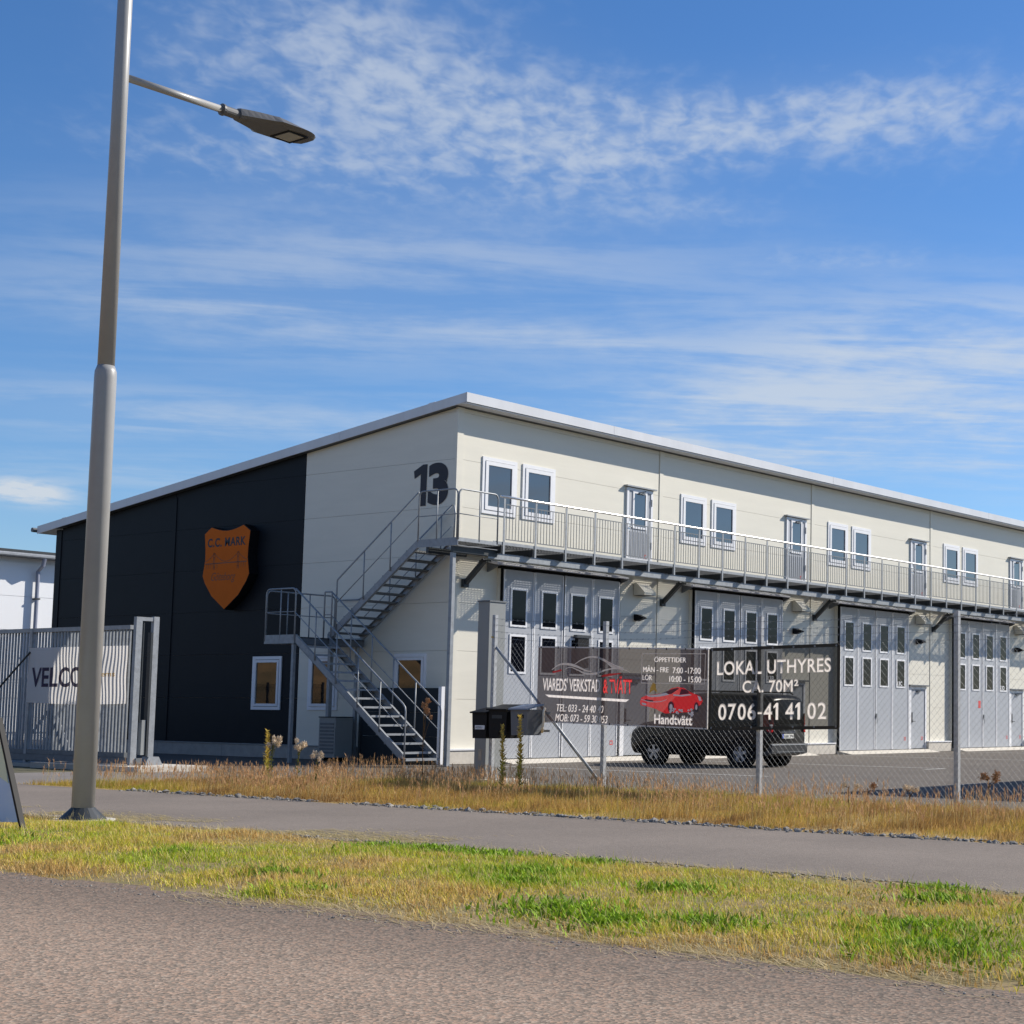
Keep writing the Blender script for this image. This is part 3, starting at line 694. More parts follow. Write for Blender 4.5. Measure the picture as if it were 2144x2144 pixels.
# landing
plate(XO0, XI1, LY0, LY1, LZ, ST, 'landing_grating')
MB().box(XO0-.012, XO0, LY0, LY1, LZ-.17, LZ+.05).build('landing_edge', galv, ST)
MB().box(XO0, XI1, LY1, LY1+.012, LZ-.17, LZ+.05).build('landing_edge', galv, ST)
MB().box(XO0, XI1, LY0+.02, LY0+.032, LZ-.18, LZ-.01).box(XO0, XI1, LY0+.02, LY0+.08, LZ-.19, LZ-.178).build('landing_edge', galvd, ST)
MB().box(XI1, XI1+.012, LY0, LY1, LZ-.17, LZ+.05).build('landing_edge', galv, ST)
MB().box(XO0+.1, XI1-.1, 3.55, 3.63, LZ-.17, LZ-.04).build('landing_joist', darksteel, ST)
frame_rail(ST, 'x', (XO0, LY1-.02), (XO0, LY0+.02), LZ-.1, LZ+1.20, LZ+.62, inter=(.5,))
frame_rail(ST, 'y', (XO0+.03, LY1), (XI1-.02, LY1), LZ-.1, LZ+1.17, LZ+.6, inter=(.30, .62))
MB().tube([(XI1, LY1, LZ), (XI1, LY1, LZ+1.0)], .017, 6).build('upright', galv, ST, smooth=True)
frame_rail(ST, 'z', (XI0-.06, LY0-.03), (XO1+.02, LY0+.25), LZ-.1, LZ+1.18, LZ+.6, rad=.03)
# lower flight, 15 risers
yl0, zl0, yl1, zl1 = LY0-.02, LZ-.06, -1.0, 0.09
for x, s in ((XO0, 1), (XO1, -1)):
    chan(MB(), yl0, zl0, yl1+.05, zl1+.10, x, s).build('stringer', galv, ST)
nl = 13
for i in range(nl):
    t = (i+1)/(nl+1.0); yy, zz = yl0+(yl1-yl0)*t, zl0+.04+(zl1-zl0)*t
    MB().box(XO0+.012, XO1-.012, yy-.135, yy+.135, zz-.035, zz).box(XO0+.012, XO1-.012, yy-.148, yy-.135, zz-.045, zz+.003).build('tread', galv, ST)
MB().box(XO0, XO1, -1.06, -.86, .14, .20).build('tread', galv, ST)
for x in (XO0-.02, XO1+.02):
    sloped_rail(x, LY0, LZ+.02, -.93, .30, 1.16, (.2, .4, .6, .8), end=[(x, -1.0, 1.38), (x, -1.02, 1.28), (x, -1.02, .02)])
    MB().box(x-.05, x+.05, -1.10, -.94, 0.0, .015).build('foot_plate', galv, ST)
# columns
MB().box(XI0+.03, XI0+.13, -1.17, -1.07, 0.0, 5.10).build('column', galv, ST)
MB().box(XI0-.02, XI0+.18, -1.22, -1.02, 0.0, .02).build('foot_plate', galv, ST)
MB().box(XO0+.02, XO0+.10, LY0+.06, LY0+.14, 0.0, LZ-.17).build('column', galv, ST)
MB().box(-.30, -.22, LY0+.06, LY0+.14, 0.0, LZ-.17).build('column', galv, ST)
MB().box(-.36, -.25, LY1-.15, LY1-.05, 0.0, LZ-.17).build('column', galv, ST)

# dark screen behind the stair
SCN = empty('screen_wall', (-.4, 1.4, 0), 'low dark grey screen of wide boards with a pale end post behind the stair', 'screen')
for i in range(3):
    MB().box(-.34, -.29, -.02, 2.80, .06+i*.605, .06+(i+1)*.605-.008).build('board', scrn, SCN)
MB().box(-.42, -.31, -.16, -.05, 0.0, 1.90).build('post', white, SCN)
MB().box(-.36, -.28, 2.80, 2.88, 0.0, 1.88).build('post', darksteel, SCN)
HP = empty('heat_pump', (-.7, 3.35, 0), 'grey boxed heat pump unit standing by the gable under the stair', 'heat pump')
MB().box(-1.0, -.45, 3.0, 3.62, .10, 1.10).build('casing', boxgrey, HP)
for i in range(9): MB().box(-1.012, -1.001, 3.05, 3.57, .2+i*.09, .2+i*.09+.05).build('slat', galvd, HP)
MB().box(-1.02, -.43, 2.99, 3.63, 1.102, 1.13).build('lid', darksteel, HP)
MB().box(-.95, -.5, 3.1, 3.16, 0.0, .10).box(-.95, -.5, 3.45, 3.51, 0.0, .10).build('foot', black, HP)

# ---------------------------------------------------------------- shield sign on the dark gable
SH = empty('shield_sign', (-.2, 8.65, 5.2), 'orange shield sign with dark lettering and a bridge drawing on the dark gable wall', 'sign')
def arc(p, q, sag, n=8):
    return [(p[0]+(q[0]-p[0])*i/n, p[1]+(q[1]-p[1])*i/n-sag*math.sin(PI*i/n)) for i in range(n+1)]
outl = arc((9.37, 6.38), (7.93, 6.38), .13) + arc((7.63, 6.20), (7.71, 5.72), 0)[0:1] + [(7.69, 5.75), (7.70, 5.45), (7.61, 5.0)] + [(7.72, 4.80), (8.05, 4.42), (8.65, 4.03), (9.25, 4.42), (9.58, 4.80)] + [(9.69, 5.0), (9.60, 5.45), (9.61, 5.75), (9.67, 6.20)]
MB().prism([(-.30, a, b) for a, b in outl], (.28, 0, 0)).build('sign_box', black, SH)
MB().prism([(-.306, 8.65+(a-8.65)*.985, 5.2+(b-5.2)*.985) for a, b in outl], (.005, 0, 0)).build('sign_face', orange, SH)
xs = -.309
lettering('C.C. MARK', SH, (xs, 9.50, 5.80), GY, ZZ, 1.68, .25, signink, bold=.032, spacing=1.12)
lettering('Göteborg', SH, (xs, 9.28, 4.78), GY, ZZ, 1.08, .30, inkbrown, shear=.45)
br = MB()
def seg(y0, z0, y1, z1, w): 
    d = Vector((0, y1-y0, z1-z0)).normalized(); s = d.cross(Vector((1, 0, 0)))*w/2; a, b = Vector((xs, y0, z0)), Vector((xs, y1, z1)); br.quad(a-s, b-s, b+s, a+s)
seg(9.58, 5.335, 7.74, 5.345, .03)
for yc in (9.18, 8.12):
    seg(yc+.03, 5.16, yc+.03, 5.62, .022); seg(yc-.03, 5.16, yc-.03, 5.62, .022)
    for zz in (5.62, 5.5, 5.24): seg(yc+.04, zz, yc-.04, zz, .02)
def cable(y0, z0, y1, z1, sag):
    P = arc((y0, z0), (y1, z1), sag, 10)
    for a, b in zip(P, P[1:]): seg(a[0], a[1], b[0], b[1], .016)
cable(9.18, 5.62, 8.12, 5.62, .24); cable(9.58, 5.40, 9.18, 5.62, .03); cable(8.12, 5.62, 7.74, 5.40, .03)
for yc in (9.5, 9.42, 9.32, 9.04, 7.98, 7.88, 7.8): seg(yc, 5.33, yc, 5.20, .015)
br.build('bridge_drawing', inkbrown, SH)

# ---------------------------------------------------------------- neighbouring buildings
NBD = empty('white_hall', (8, 30, 0), 'white panelled hall with a dark roof edge and downpipe behind the sliding gate', 'building')
MB().box(2, 26, 30.05, 45, 0, 7.0).build('wall_core', mat('hall_white', (0.78, 0.79, 0.80), .5), NBD)
hw = bpy.data.materials['hall_white']
for i in range(3):
    for j in range(5):
        MB().box(2+8*i+.01, 10+8*i-.01, 30.0, 30.05, .3+1.3*j+.006, .3+1.3*(j+1)-.006).build('wall_panel', hw, NBD)
MB().box(1.8, 26.2, 29.55, 30.0, 7.02, 7.06).build('eave', galvd, NBD)
MB().box(1.7, 26.3, 29.5, 45.3, 7.06, 7.25).build('roof', darksteel, NBD)
MB().tube([(1.8, 29.45, 7.05), (26.2, 29.45, 7.05)], .09, 8).build('gutter', galv, NBD)
for xx in (6.72, 14.7, 22):
    p = MB().tube([(xx, 29.45, 6.98), (xx, 29.55, 6.7), (xx, 29.86, 6.5), (xx, 29.86, .1)], .075, 8).build('downpipe', mat('downpipe_blue', (.24, .26, .33), .4) if xx < 7 else bpy.data.materials['downpipe_blue'], NBD)
    for zz in (5.4, 3.4): MB().box(xx-.1, xx+.1, 29.78, 30, zz, zz+.06).build('pipe_clip', darksteel, p)
NB2 = empty('neighbour_hall', (11, -29, 0), 'low grey flat-roofed hall standing across the yard', 'building')
MB().box(1.7, 30, -46, -18.0, 0, 5.0).build('wall', mat('hall_grey', (.3, .3, .31), .6, var=.1, vscale=.6), NB2)
MB().box(1.6, 30.1, -46.1, -17.9, 5.0, 5.12).build('roof', darksteel, NB2)

# ---------------------------------------------------------------- street lamp
PX, PY = -17.38, -12.22
LP = empty('street_lamp', (PX, PY, 0), 'tall grey street lamp with stepped pole and flat dark head over the footpath', 'street lamp')
MB().tube([(PX, PY, .12), (PX, PY, 5.22), (PX, PY, 5.30), (PX, PY, 5.37)], [.126, .125, .122, .098], 28).build('pole', polemat, LP, smooth=True)
MB().tube([(PX, PY, 5.36), (PX, PY, 12.5)], [.096, .078], 28).build('upper_pole', polemat, LP, smooth=True)
MB().tube([(PX, PY, -.02), (PX, PY, .03), (PX, PY, .17)], [.30, .27, .128], 20).build('base_cone', darksteel, LP, smooth=False)
MB().disc((PX, PY, 0), (0, 0, 1), .10, .36, -.02, .035, 20).build('footing', concw, LP)
AZ = 8.95
MB().tube([(PX+.05, PY, AZ-.01), (-15.93, PY, AZ+.03)], .047, 16).build('arm', polemat, LP, smooth=True)
MB().tube([(-15.97, PY, AZ+.03), (-15.62, PY, AZ+.035)], .066, 16).disc((-15.96, PY, AZ+.03), (1, 0, 0), .06, .078, 0, .03, 16).build('arm_collar', lamphead, LP, smooth=False)
hd = MB(); n = 15; secs = []
for i in range(n):
    t = i/(n-1); x = -15.72 + 1.12*t
    w = .32*min(1, (.30 + 1.5*t) if t < .4 else 1.0) * (1.0 if t < .72 else math.sqrt(max(0.02, 1-((t-.72)/.285)**2*.75)))
    zt = AZ + .03 + .085*math.sin(PI*min(1, .35+t*.62)) ; zb = AZ - .02 + .03*t
    secs.append([(x, PY-w, zb+.03), (x, PY-w*.75, zb), (x, PY, zb-.004), (x, PY+w*.75, zb), (x, PY+w, zb+.03), (x, PY+w*.72, zt), (x, PY, zt+.012), (x, PY-w*.72, zt)])
for sct in secs: hd.v += sct
for i in range(n-1):
    for j in range(8): hd.f.append((8*i+j, 8*i+(j+1) % 8, 8*i+8+(j+1) % 8, 8*i+8+j))
hd.f += [tuple(range(8))[::-1], tuple(range(8*n-8, 8*n))]
LH = hd.build('lamp_head', lamphead, LP)
MB().box(-15.02, -14.78, PY-.15, PY+.15, AZ-.012, AZ+.0).build('lens', lens, LH)
ring(MB(), (1, 0, 0), (0, 1, 0), (0, 0, -1), (-15.06, PY-.19, AZ-.002), .32, .38, .03, .014).build('lens_frame', black, LH)

# ---------------------------------------------------------------- chain-link fence with barbed wire
FX = -7.90
FN = empty('chain_link_fence', (FX, -15, 0), 'galvanised chain-link fence with barbed wire along the tall dry grass', 'fence')
FPOST = [(-9.28, 3.01), (-11.85, 2.84), (-15.03, 2.84), (-18.50, 2.84), (-21.9, 2.84), (-25.3, 2.84), (-28.7, 2.84)]
for y, h in FPOST:
    m = MB()
    m.box(FX+.03, FX+.036, y-.036, y+.036, 0, h); m.box(FX+.036, FX+.10, y-.036, y-.030, 0, h); m.box(FX+.036, FX+.10, y+.030, y+.036, 0, h)
    p = m.build('fence_post', fpost, FN)
def mtop(y):
    return 2.62 - .19*(min(max(-y-9.3, 0), 2.5)/2.5) + .012*math.sin(y*2.1)
ya, yb = -9.30, -28.6; P_ = .098
cm = MB()
def wire(a, b, r=.0014):
    a, b = Vector(a), Vector(b); d = (b-a).normalized(); u = d.cross(Vector((1, 0, 0))).normalized()*r; w = Vector((r, 0, 0)); i = len(cm.v)
    for q in (a, b):
        for o in (u, -u*.5+w*.87, -u*.5-w*.87): cm.v.append(tuple(q+o))
    for j in range(3): cm.f.append((i+j, i+(j+1) % 3, i+3+(j+1) % 3, i+3+j))
def diag(c, s, x):
    """wire through y=c at z=0 rising with slope s per metre of -y"""
    zt = 2.45; y0, z0, y1, z1 = c, .02, c - s*zt/1.12, zt
    if s > 0:
        if y0 > ya: z0 = (y0-ya)*1.12; y0 = ya
        if y1 < yb: z1 = (y0-yb)*1.12+z0; y1 = yb
    else:
        if y1 > ya: z1 = (ya-y0)*1.12; y1 = ya
        if y0 < yb: return
    if z1 <= z0: return
    zt2 = mtop((y0+y1)/2)
    if z1 > zt-.01: y1 -= s*(zt2-zt)/1.12; z1 = zt2
    # gentle zigzag so that the wires of both directions really interlace
    wire((x, min(y0, ya), z0), (x, max(y1, yb), z1))
c = ya + 3.0
while c > yb - 3.0:
    if c - 2.45/1.12 < ya and c > yb: diag(c, 1, FX+.012)
    if c < ya and c + 2.45/1.12 > yb: diag(c, -1, FX+.002)
    c -= P_
cm.build('chain_link_mesh', wirem, FN, kind='stuff')
for j, dz in enumerate((0.0, .115, .23, .345)):
    m = MB(); ys = [p[0] for p in FPOST]
    for a, b in zip(ys, ys[1:]):
        pts = []
        for i in range(9):
            t = i/8; y = a+(b-a)*t
            h = (mtop(y)) + dz*(.98) - .012*math.sin(PI*t)*(1 if j else .4)
            pts.append((FX+.026, y, h))
        m.tube(pts, .0028, 4, cap=False)
        if j:
            y = a-.08
            while y > b:
                h = mtop(y)+dz*.98-.008; m.tube([(FX+.026, y-.012, h-.018), (FX+.026, y+.012, h+.018)], .002, 3).tube([(FX+.010, y+.01, h-.016), (FX+.042, y-.01, h+.016)], .002, 3); y -= .125
    m.build('barbed_wire' if j else 'tension_wire', wirem, FN)
MB().tube([(FX+.06, ya-.03, 2.44), (FX+.06, -11.80, .16)], .028, 8).build('brace', galv, FN, smooth=True)
MB().tube([(FX-.01, -9.27, 2.62), (FX+.09, -9.29, 2.62)], .012, 6).build('wire_tie', yellow, FN)

# ---------------------------------------------------------------- banners on the fence
def mkwave(y0, y1, z0, z1, amp, seed):
    def wv(p):
        a = (p[:, 1]-y0)/(y1-y0); b = (p[:, 2]-z0)/(z1-z0)
        e = np.clip(4*b*(1-b), 0, 1)
        return amp*(np.sin(a*9+seed)*.5+np.sin(a*23+b*3+seed*2)*.35+np.sin(b*7+a*5)*.35)*(.25+.75*e)
    return wv
def cloth(name, par, x, y0, y1, zb0, zb1, zt0, zt1, m, wv, nx=46, nz=14, sag=0.0):
    """sheet from y0 (left as read) to y1, bottom and top heights at each end"""
    V, Fc = [], []
    for i in range(nx+1):
        t = i/nx
        for j in range(nz+1):
            q = j/nz; zb = zb0+(zb1-zb0)*t-sag*math.sin(PI*t); zt = zt0+(zt1-zt0)*t
            V.append((x, y0+(y1-y0)*t, zb+(zt-zb)*q))
    a = np.array(V); a[:, 0] -= wv(a); V = [tuple(r) for r in a.tolist()]
    Fc = [(i*(nz+1)+j, (i+1)*(nz+1)+j, (i+1)*(nz+1)+j+1, i*(nz+1)+j+1) for i in range(nx) for j in range(nz)]
    me = bpy.data.meshes.new(name); me.from_pydata(V, [], Fc); me.shade_smooth()
    return link(name, me, m, par)
def cut_cloth(name, par, x, outline, holes, m):
    """cloth sheet with the printed shapes taken out, so that light reaches the print from behind"""
    cu = bpy.data.curves.new(name, 'CURVE'); cu.dimensions = '2D'; cu.fill_mode = 'BOTH'
    for L in [np.array(outline)] + holes:
        sp = cu.splines.new('POLY'); sp.points.add(len(L)-1); sp.use_cyclic_u = True
        sp.points.foreach_set('co', np.array([(-a, b, 0, 1) for a, b in L], np.float32).ravel())
    o = bpy.data.objects.new(name, cu); COL.objects.link(o); dg = bpy.context.evaluated_depsgraph_get(); dg.update()
    me = bpy.data.meshes.new_from_object(o.evaluated_get(dg)); bpy.data.objects.remove(o)
    n = len(me.vertices); a = np.empty(n*3, np.float32); me.vertices.foreach_get('co', a); a = a.reshape(-1, 3)
    me.vertices.foreach_set('co', np.stack([np.full(n, x, np.float32), -a[:, 0], a[:, 1]], 1).ravel()); me.materials.clear(); me.update()
    return link(name, me, m, par)
BX = FX-.012
def flat(body_pts, par, m, x, wv, name, cut=False):
    """flat print given as (y,z) polygons, following the cloth"""
    V, Fc = [], []
    for poly in body_pts:
        i = len(V); V += [(x, a, b) for a, b in poly]; Fc.append(tuple(range(i, i+len(poly))))
    a = np.array(V); a[:, 0] -= wv(a)
    if CUT is not None and cut: CUT.extend([np.array([V[i][1:] for i in f]) for f in Fc])
    me = bpy.data.meshes.new(name); me.from_pydata([tuple(r) for r in a.tolist()], [], Fc)
    return link(name, me, m, par)
B1 = empty('banner', (BX, -12.25, 1.12), 'wide brown-grey mesh banner with opening hours and a red car on the fence', 'banner', 'banners tied to the chain-link fence')
w1 = mkwave(-10.40, -14.07, 1.1, 2.42, .0015, 1.0); CUT = []
def U(u, v):
    """banner coordinates (0..1 from left, 0..1 from the top) to y, z"""
    y = -10.40-3.67*u; zt = 2.43-.085*u; zb = 1.16-.075*u; return y, zt+(zb-zt)*v
def strip(P, w0, w1_, w2=None):
    """tapered stroke through the points P, as quads"""
    out = []; n = len(P)
    wd = [w0+(w1_-w0)*min(1, 2*i/(n-1)) if i <= (n-1)/2 else w1_+((w2 if w2 is not None else w0)-w1_)*(2*i/(n-1)-1) for i in range(n)]
    L, R_ = [], []
    for i, p in enumerate(P):
        a, b = P[max(i-1, 0)], P[min(i+1, n-1)]; d = Vector((b[0]-a[0], b[1]-a[1])).normalized(); s = Vector((-d.y, d.x))*wd[i]/2
        L.append((p[0]+s.x, p[1]+s.y)); R_.append((p[0]-s.x, p[1]-s.y))
    for i in range(n-1): out.append([L[i], L[i+1], R_[i+1], R_[i]])
    return out
def curve(pts, n=10):
    """smooth curve through banner points"""
    P = [pts[0]]+list(pts)+[pts[-1]]; out = []
    for k in range(1, len(P)-2):
        p0, p1, p2, p3 = P[k-1:k+3]
        for i in range(n):
            t = i/n
            out.append(tuple(.5*(2*p1[d]+(p2[d]-p0[d])*t+(2*p0[d]-5*p1[d]+4*p2[d]-p3[d])*t*t+(3*p1[d]-p0[d]-3*p2[d]+p3[d])*t**3) for d in (0, 1)))
    return [U(*q) for q in out+[pts[-1]]]
def T1(body, u, v0, v1, w, m, **k):
    y, zb = U(u, v1); zt = U(u, v0)[1]
    return lettering(body, B1, (BX-.007, y, zb), (0, -1, -.022), ZZ, w*3.67, zt-zb, m, wave=w1, **k)
for q in (((0, 0), (1, 0)), ((0, 1), (1, 1))):
    a, b = U(*q[0]), U(*q[1]); MB().bar((BX-.004, a[0], a[1]), (BX-.004, b[0], b[1]), .012, .022).build('hem', ban1e, B1)
a, b = U(1, 0), U(1, 1); MB().bar((BX-.004, a[0], a[1]), (BX-.004, b[0], b[1]), .022, .012, (0, 1, 0)).build('hem', ban1e, B1)
T1("VIAREDS' VERKSTAD", .035, .405, .585, .352, ban1t, bold=.030)
T1("& TVÄTT", .405, .36, .60, .170, ban1r, bold=.040)
flat([[U(.05, .635), U(.56, .665), U(.54, .70), U(.075, .67)]], B1, ban1t, BX-.007, w1, 'rule', cut=True)
T1("TEL: 033 - 24 40 40", .125, .755, .855, .285, ban1t, shear=.2, bold=.012)
T1("MOB: 073 - 59 30 053", .118, .885, .985, .318, ban1t, shear=.2, bold=.012)
T1("ÖPPETTIDER", .70, .095, .175, .180, ban1t, bold=.018)
T1("MÅN - FRE", .637, .215, .305, .145, ban1t, bold=.018)
T1("7:00 -17:00", .805, .235, .315, .155, ban1t, bold=.018)
T1("LÖR", .635, .325, .41, .055, ban1t, bold=.018)
T1("10:00 - 15:00", .787, .345, .425, .177, ban1t, bold=.018)
bo = []
for P in ([(.63, .072), (.985, .060)], [(.985, .060), (.982, .44)], [(.982, .44), (.628, .45)], [(.628, .45), (.63, .072)]):
    bo += strip([U(*p) for p in P], .010, .010)
flat(bo, B1, ban1t, BX-.007, w1, 'border')
T1("Handtvätt", .705, .835, .97, .215, ban1t, bold=.055)
flat(strip(curve([(.09, .305), (.135, .235), (.19, .225), (.245, .255), (.30, .305), (.335, .315)]), .012, .045, .008) +
     strip(curve([(.17, .295), (.205, .265), (.25, .30), (.30, .345), (.36, .34), (.42, .29), (.48, .27), (.53, .285), (.565, .315)]), .006, .035, .004) +
     strip(curve([(.225, .235), (.27, .165), (.32, .125), (.37, .130), (.43, .19), (.47, .235), (.52, .275)]), .010, .030, .05) +
     [[U(.40, .135), U(.45, .20), U(.50, .262), U(.455, .262), U(.43, .215)]], B1, ban1t, BX-.007, w1, 'car_outline')
flat(strip(curve([(.095, .335), (.12, .325), (.15, .305)]), .03, .03) + strip(curve([(.39, .375), (.44, .355), (.51, .33)]), .02, .045, .01), B1, ban1r, BX-.0075, w1, 'red_flash')
body = [(.622, .70), (.63, .635), (.66, .605), (.72, .585), (.77, .56), (.80, .505), (.835, .485), (.87, .495), (.90, .54), (.94, .575), (.965, .60), (.975, .65), (.965, .70), (.935, .745), (.90, .80), (.82, .815), (.77, .83), (.735, .80), (.715, .775), (.66, .745), (.628, .735)]
flat([[U(*p) for p in body]], B1, ban1c, BX-.008, w1, 'red_car', cut=True)
flat([[U(*p) for p in q] for q in ([(.735, .585), (.805, .515), (.83, .50), (.845, .505), (.80, .58)], [(.855, .51), (.885, .52), (.905, .565), (.845, .585)])], B1, ban1d, BX-.009, w1, 'car_windows')
def blob(u, v, ru, rv, n=12): return [U(u+ru*math.cos(2*PI*i/n), v+rv*math.sin(2*PI*i/n)) for i in range(n)]
flat([blob(.80, .745, .018, .075), blob(.94, .735, .013, .065), [U(.65, .655), U(.70, .665), U(.695, .69), U(.655, .68)]], B1, ban1d, BX-.0095, w1, 'car_wheels')
rr = random.Random(4)
flat([[U(*p) for p in q] for q in ([(.66, .612), (.72, .592), (.77, .565), (.79, .588), (.74, .615), (.69, .628)], [(.81, .58), (.85, .588), (.90, .572), (.915, .585), (.86, .606), (.815, .60)], [(.945, .59), (.962, .605), (.968, .65), (.955, .655), (.95, .62)])] + strip(curve([(.63, .66), (.68, .685), (.74, .68), (.775, .65)]), .008, .012) + strip(curve([(.65, .60), (.71, .615), (.765, .60)]), .006, .02) +
     [blob(.80+rr.uniform(-.01, .13), .79+rr.uniform(-.03, .05), rr.uniform(.003, .009), rr.uniform(.008, .02), 7) for _ in range(20)] +
     [blob(.80, .745, .009, .04), blob(.94, .735, .006, .035)] + [[U(.633, .70), U(.66, .71), U(.66, .735), U(.635, .725)]], B1, ban1h, BX-.010, w1, 'car_highlights')
flat([[U(.675, .575), U(.682, .50), U(.695, .44), U(.71, .455), U(.712, .51), U(.722, .565), U(.70, .535)]], B1, ban1y, BX-.0085, w1, 'sponge')
for i in range(10):
    for v in (.004, .996):
        y, z = U(.02+i*.107, v); MB().box(BX-.014, BX-.002, y-.007, y+.007, z-.018, z+.018).build('cable_tie', black, B1)
ol = [U(i/24, 1.0 + .012*math.sin(i*1.1)) for i in range(25)] + [U(1-i/24, -.004 + .006*math.sin(i*1.7)) for i in range(25)]
cut_cloth('cloth', B1, BX, ol, CUT, ban1); CUT = []
B2 = empty('banner', (BX, -15.3, 1.12), 'dark olive banner reading LOKAL UTHYRES on the fence beside the wide banner', 'banner', 'banners tied to the chain-link fence')
w2 = mkwave(-14.12, -16.52, 1.1, 2.36, .0015, 2.4)
def T2(body, u, v0, v1, w, fn=lettering, **k):
    y = -14.115-2.415*u; zt = 2.335+.04*u; zb = 1.085+.055*u; h = zt-zb
    return fn(body, B2, (BX-.007, y, zt-h*v1), (0, -1, .020), ZZ, w*2.415, h*(v1-v0), ban2t, wave=w2, **k)
T2('LOKAL UTHYRES', .055, .150, .330, .890, bold=.034, spacing=1.06)
T2('CA. 70M²', .262, .400, .560, .440, bold=.034, spacing=1.06)
T2('0706-41 41 02', .070, .685, .895, .845, fn=figures, bold=.03)
cut_cloth('cloth', B2, BX, [(-14.115, 1.085), (-16.53, 1.14), (-16.53, 2.375), (-14.115, 2.335)], CUT, ban2); CUT = None
for a, b, c, d in ((-14.115, 2.335, -16.53, 2.375), (-14.115, 1.085, -16.53, 1.14), (-14.115, 1.085, -14.115, 2.335), (-16.53, 1.14, -16.53, 2.375)):
    MB().bar((BX-.003, a, b), (BX-.003, c, d), .012, .05, (0, 0, 1) if a != c else (0, 1, 0)).build('hem', ban2e, B2)
for i in range(7):
    for z in (2.33+.0066*i, 1.10+.009*i): MB().disc((BX-.012, -14.15-i*.39, z), (1, 0, 0), .006, .016, 0, .006, 8).build('eyelet', galv, B2)

# ---------------------------------------------------------------- cabinet and letter boxes at the gate opening
CB = empty('gate_cabinet', (-7.35, -8.8, 0), 'tall grey steel gate cabinet standing behind the first fence post', 'cabinet')
MB().box(-7.62, -7.22, -8.92, -8.64, .12, 3.27).build('casing', boxgrey, CB)
MB().box(-7.635, -7.205, -8.935, -8.625, 3.272, 3.30).build('lid', galvd, CB)
MB().box(-7.75, -6.9, -9.30, -8.5, -.02, .12).build('footing', concw, CB)
MB().box(-7.624, -7.6205, -8.82, -8.74, .45, .65).build('sticker', timber, CB)
MBX = [(-9.43, .36, .855, 1.345, 'black', 'black letter box with white name strip, nearest the grey gate cabinet'),
       (-9.86, .44, .865, 1.40, 'black', 'black letter box with sloping lid between two others on the fence'),
       (-10.36, .40, .925, 1.41, 'grey', 'grey letter box beside the black one, next to the wide banner')]
for i, (yc, w, z0, z1, c, lab) in enumerate(MBX):
    b = empty('letter_box', (-8.12, yc, z0), lab, 'letter box', 'letter boxes on the fence')
    m_ = black if c == 'black' else mat('letter_box_grey', (.125, .135, .15), .4)
    xa, xb = -8.30, -7.93; h = w/2; t = .86
    P = [(xa, yc+h, z1-.05), (xa, yc-h, z1-.05), (xa, yc-h*t, z0), (xa, yc+h*t, z0)]
    MB().prism(P, (xb-xa, 0, 0)).build('body', m_, b)
    l = MB().prism([(xa-.04, yc-h-.02, z1-.06), (xb, yc-h-.02, z1+.02), (xb, yc-h-.02, z1+.045), (xa-.04, yc-h-.02, z1-.035)], (0, w+.04, 0))
    l.build('lid', m_ if c == 'black' else mat('blue_grey_lid', (.14, .20, .30), .3), b)
    if i == 0:
        MB().box(xa-.006, xa-.001, yc-.13, yc+.10, z0+.155, z0+.225).build('name_strip', white, b)
        lettering('HESSELS', b, (xa-.008, yc+.08, z0+.172), GY, ZZ, .16, .035, galvd, bold=.01)
    else:
        MB().box(xa-.006, xa-.001, yc-.11, yc+.13 if i == 1 else yc+.04, z1-.20, z1-.14).build('slot', darksteel if i == 1 else black, b)
        MB().disc((xa-.004, yc-.02, z0+.09), (1, 0, 0), .0, .022, -.006, .006, 10).build('lock', black, b)
MB().box(-7.928, -7.918, -10.72, -9.2, 1.28, 1.32).box(-7.928, -7.918, -10.72, -9.2, .98, 1.02).build('support_rail', galv, FN)
MB().tube([(-7.95, -10.62, 1.38), (-8.02, -10.66, 1.33), (-7.99, -10.63, 1.15), (-8.03, -10.65, 1.05), (-7.96, -10.58, .98)], .022, 8).build('cord', fluff, FN, smooth=True)

# ---------------------------------------------------------------- sliding gate at the left
GT = empty('sliding_gate', (-7.9, 4, 0), 'galvanised sliding gate of close upright bars, slid open at the left', 'gate')
GXX = -7.90
def gz(y): return 3.05 - .010*(y-3.4)
MB().box(GXX-.05, GXX+.05, 1.36, 9.6, 2.97, 3.06).build('top_rail', galv, GT)
MB().box(GXX-.05, GXX+.05, 1.36, 9.6, .26, .36).box(GXX-.07, GXX+.07, .9, 9.6, .12, .255).build('bottom_rail', galvd, GT)
y = 1.42; me = None
while y < 9.5:
    if me is None:
        o = MB().box(GXX-.018, GXX+.018, y-.021, y+.021, .36, 2.97).build('bar', galv, GT); me = o
    else:
        c = me.copy(); COL.objects.link(c); c.parent = GT; c.location = me.location + Vector((0, y-1.42, 0))
    y += .122
for y in (5.10, 8.6): MB().box(GXX-.06, GXX+.06, y-.05, y+.05, .05, 3.05).build('stile', galv, GT)
MB().tube([(GXX-.09, 5.05, 2.52), (GXX-.09, 7.4, .95)], .022, 6).build('brace', darksteel, GT)
MB().tube([(GXX+.09, 4.4, 1.30), (GXX+.09, 5.5, .36)], .03, 6).tube([(GXX+.09, 4.3, 1.30), (GXX+.09, 3.6, .36)], .03, 6).build('brace', galv, GT)
B3 = empty('banner', (GXX-.06, 3.2, 1.4), 'wrinkled white banner with big dark letters tied to the sliding gate', 'banner')
w3 = mkwave(5.10, 1.36, 1.38, 2.62, .035, .6)
cloth('cloth', B3, GXX-.075, 5.10, 1.37, 1.40, 1.39, 2.62, 2.62, ban3, w3, 60, 18, sag=.03)
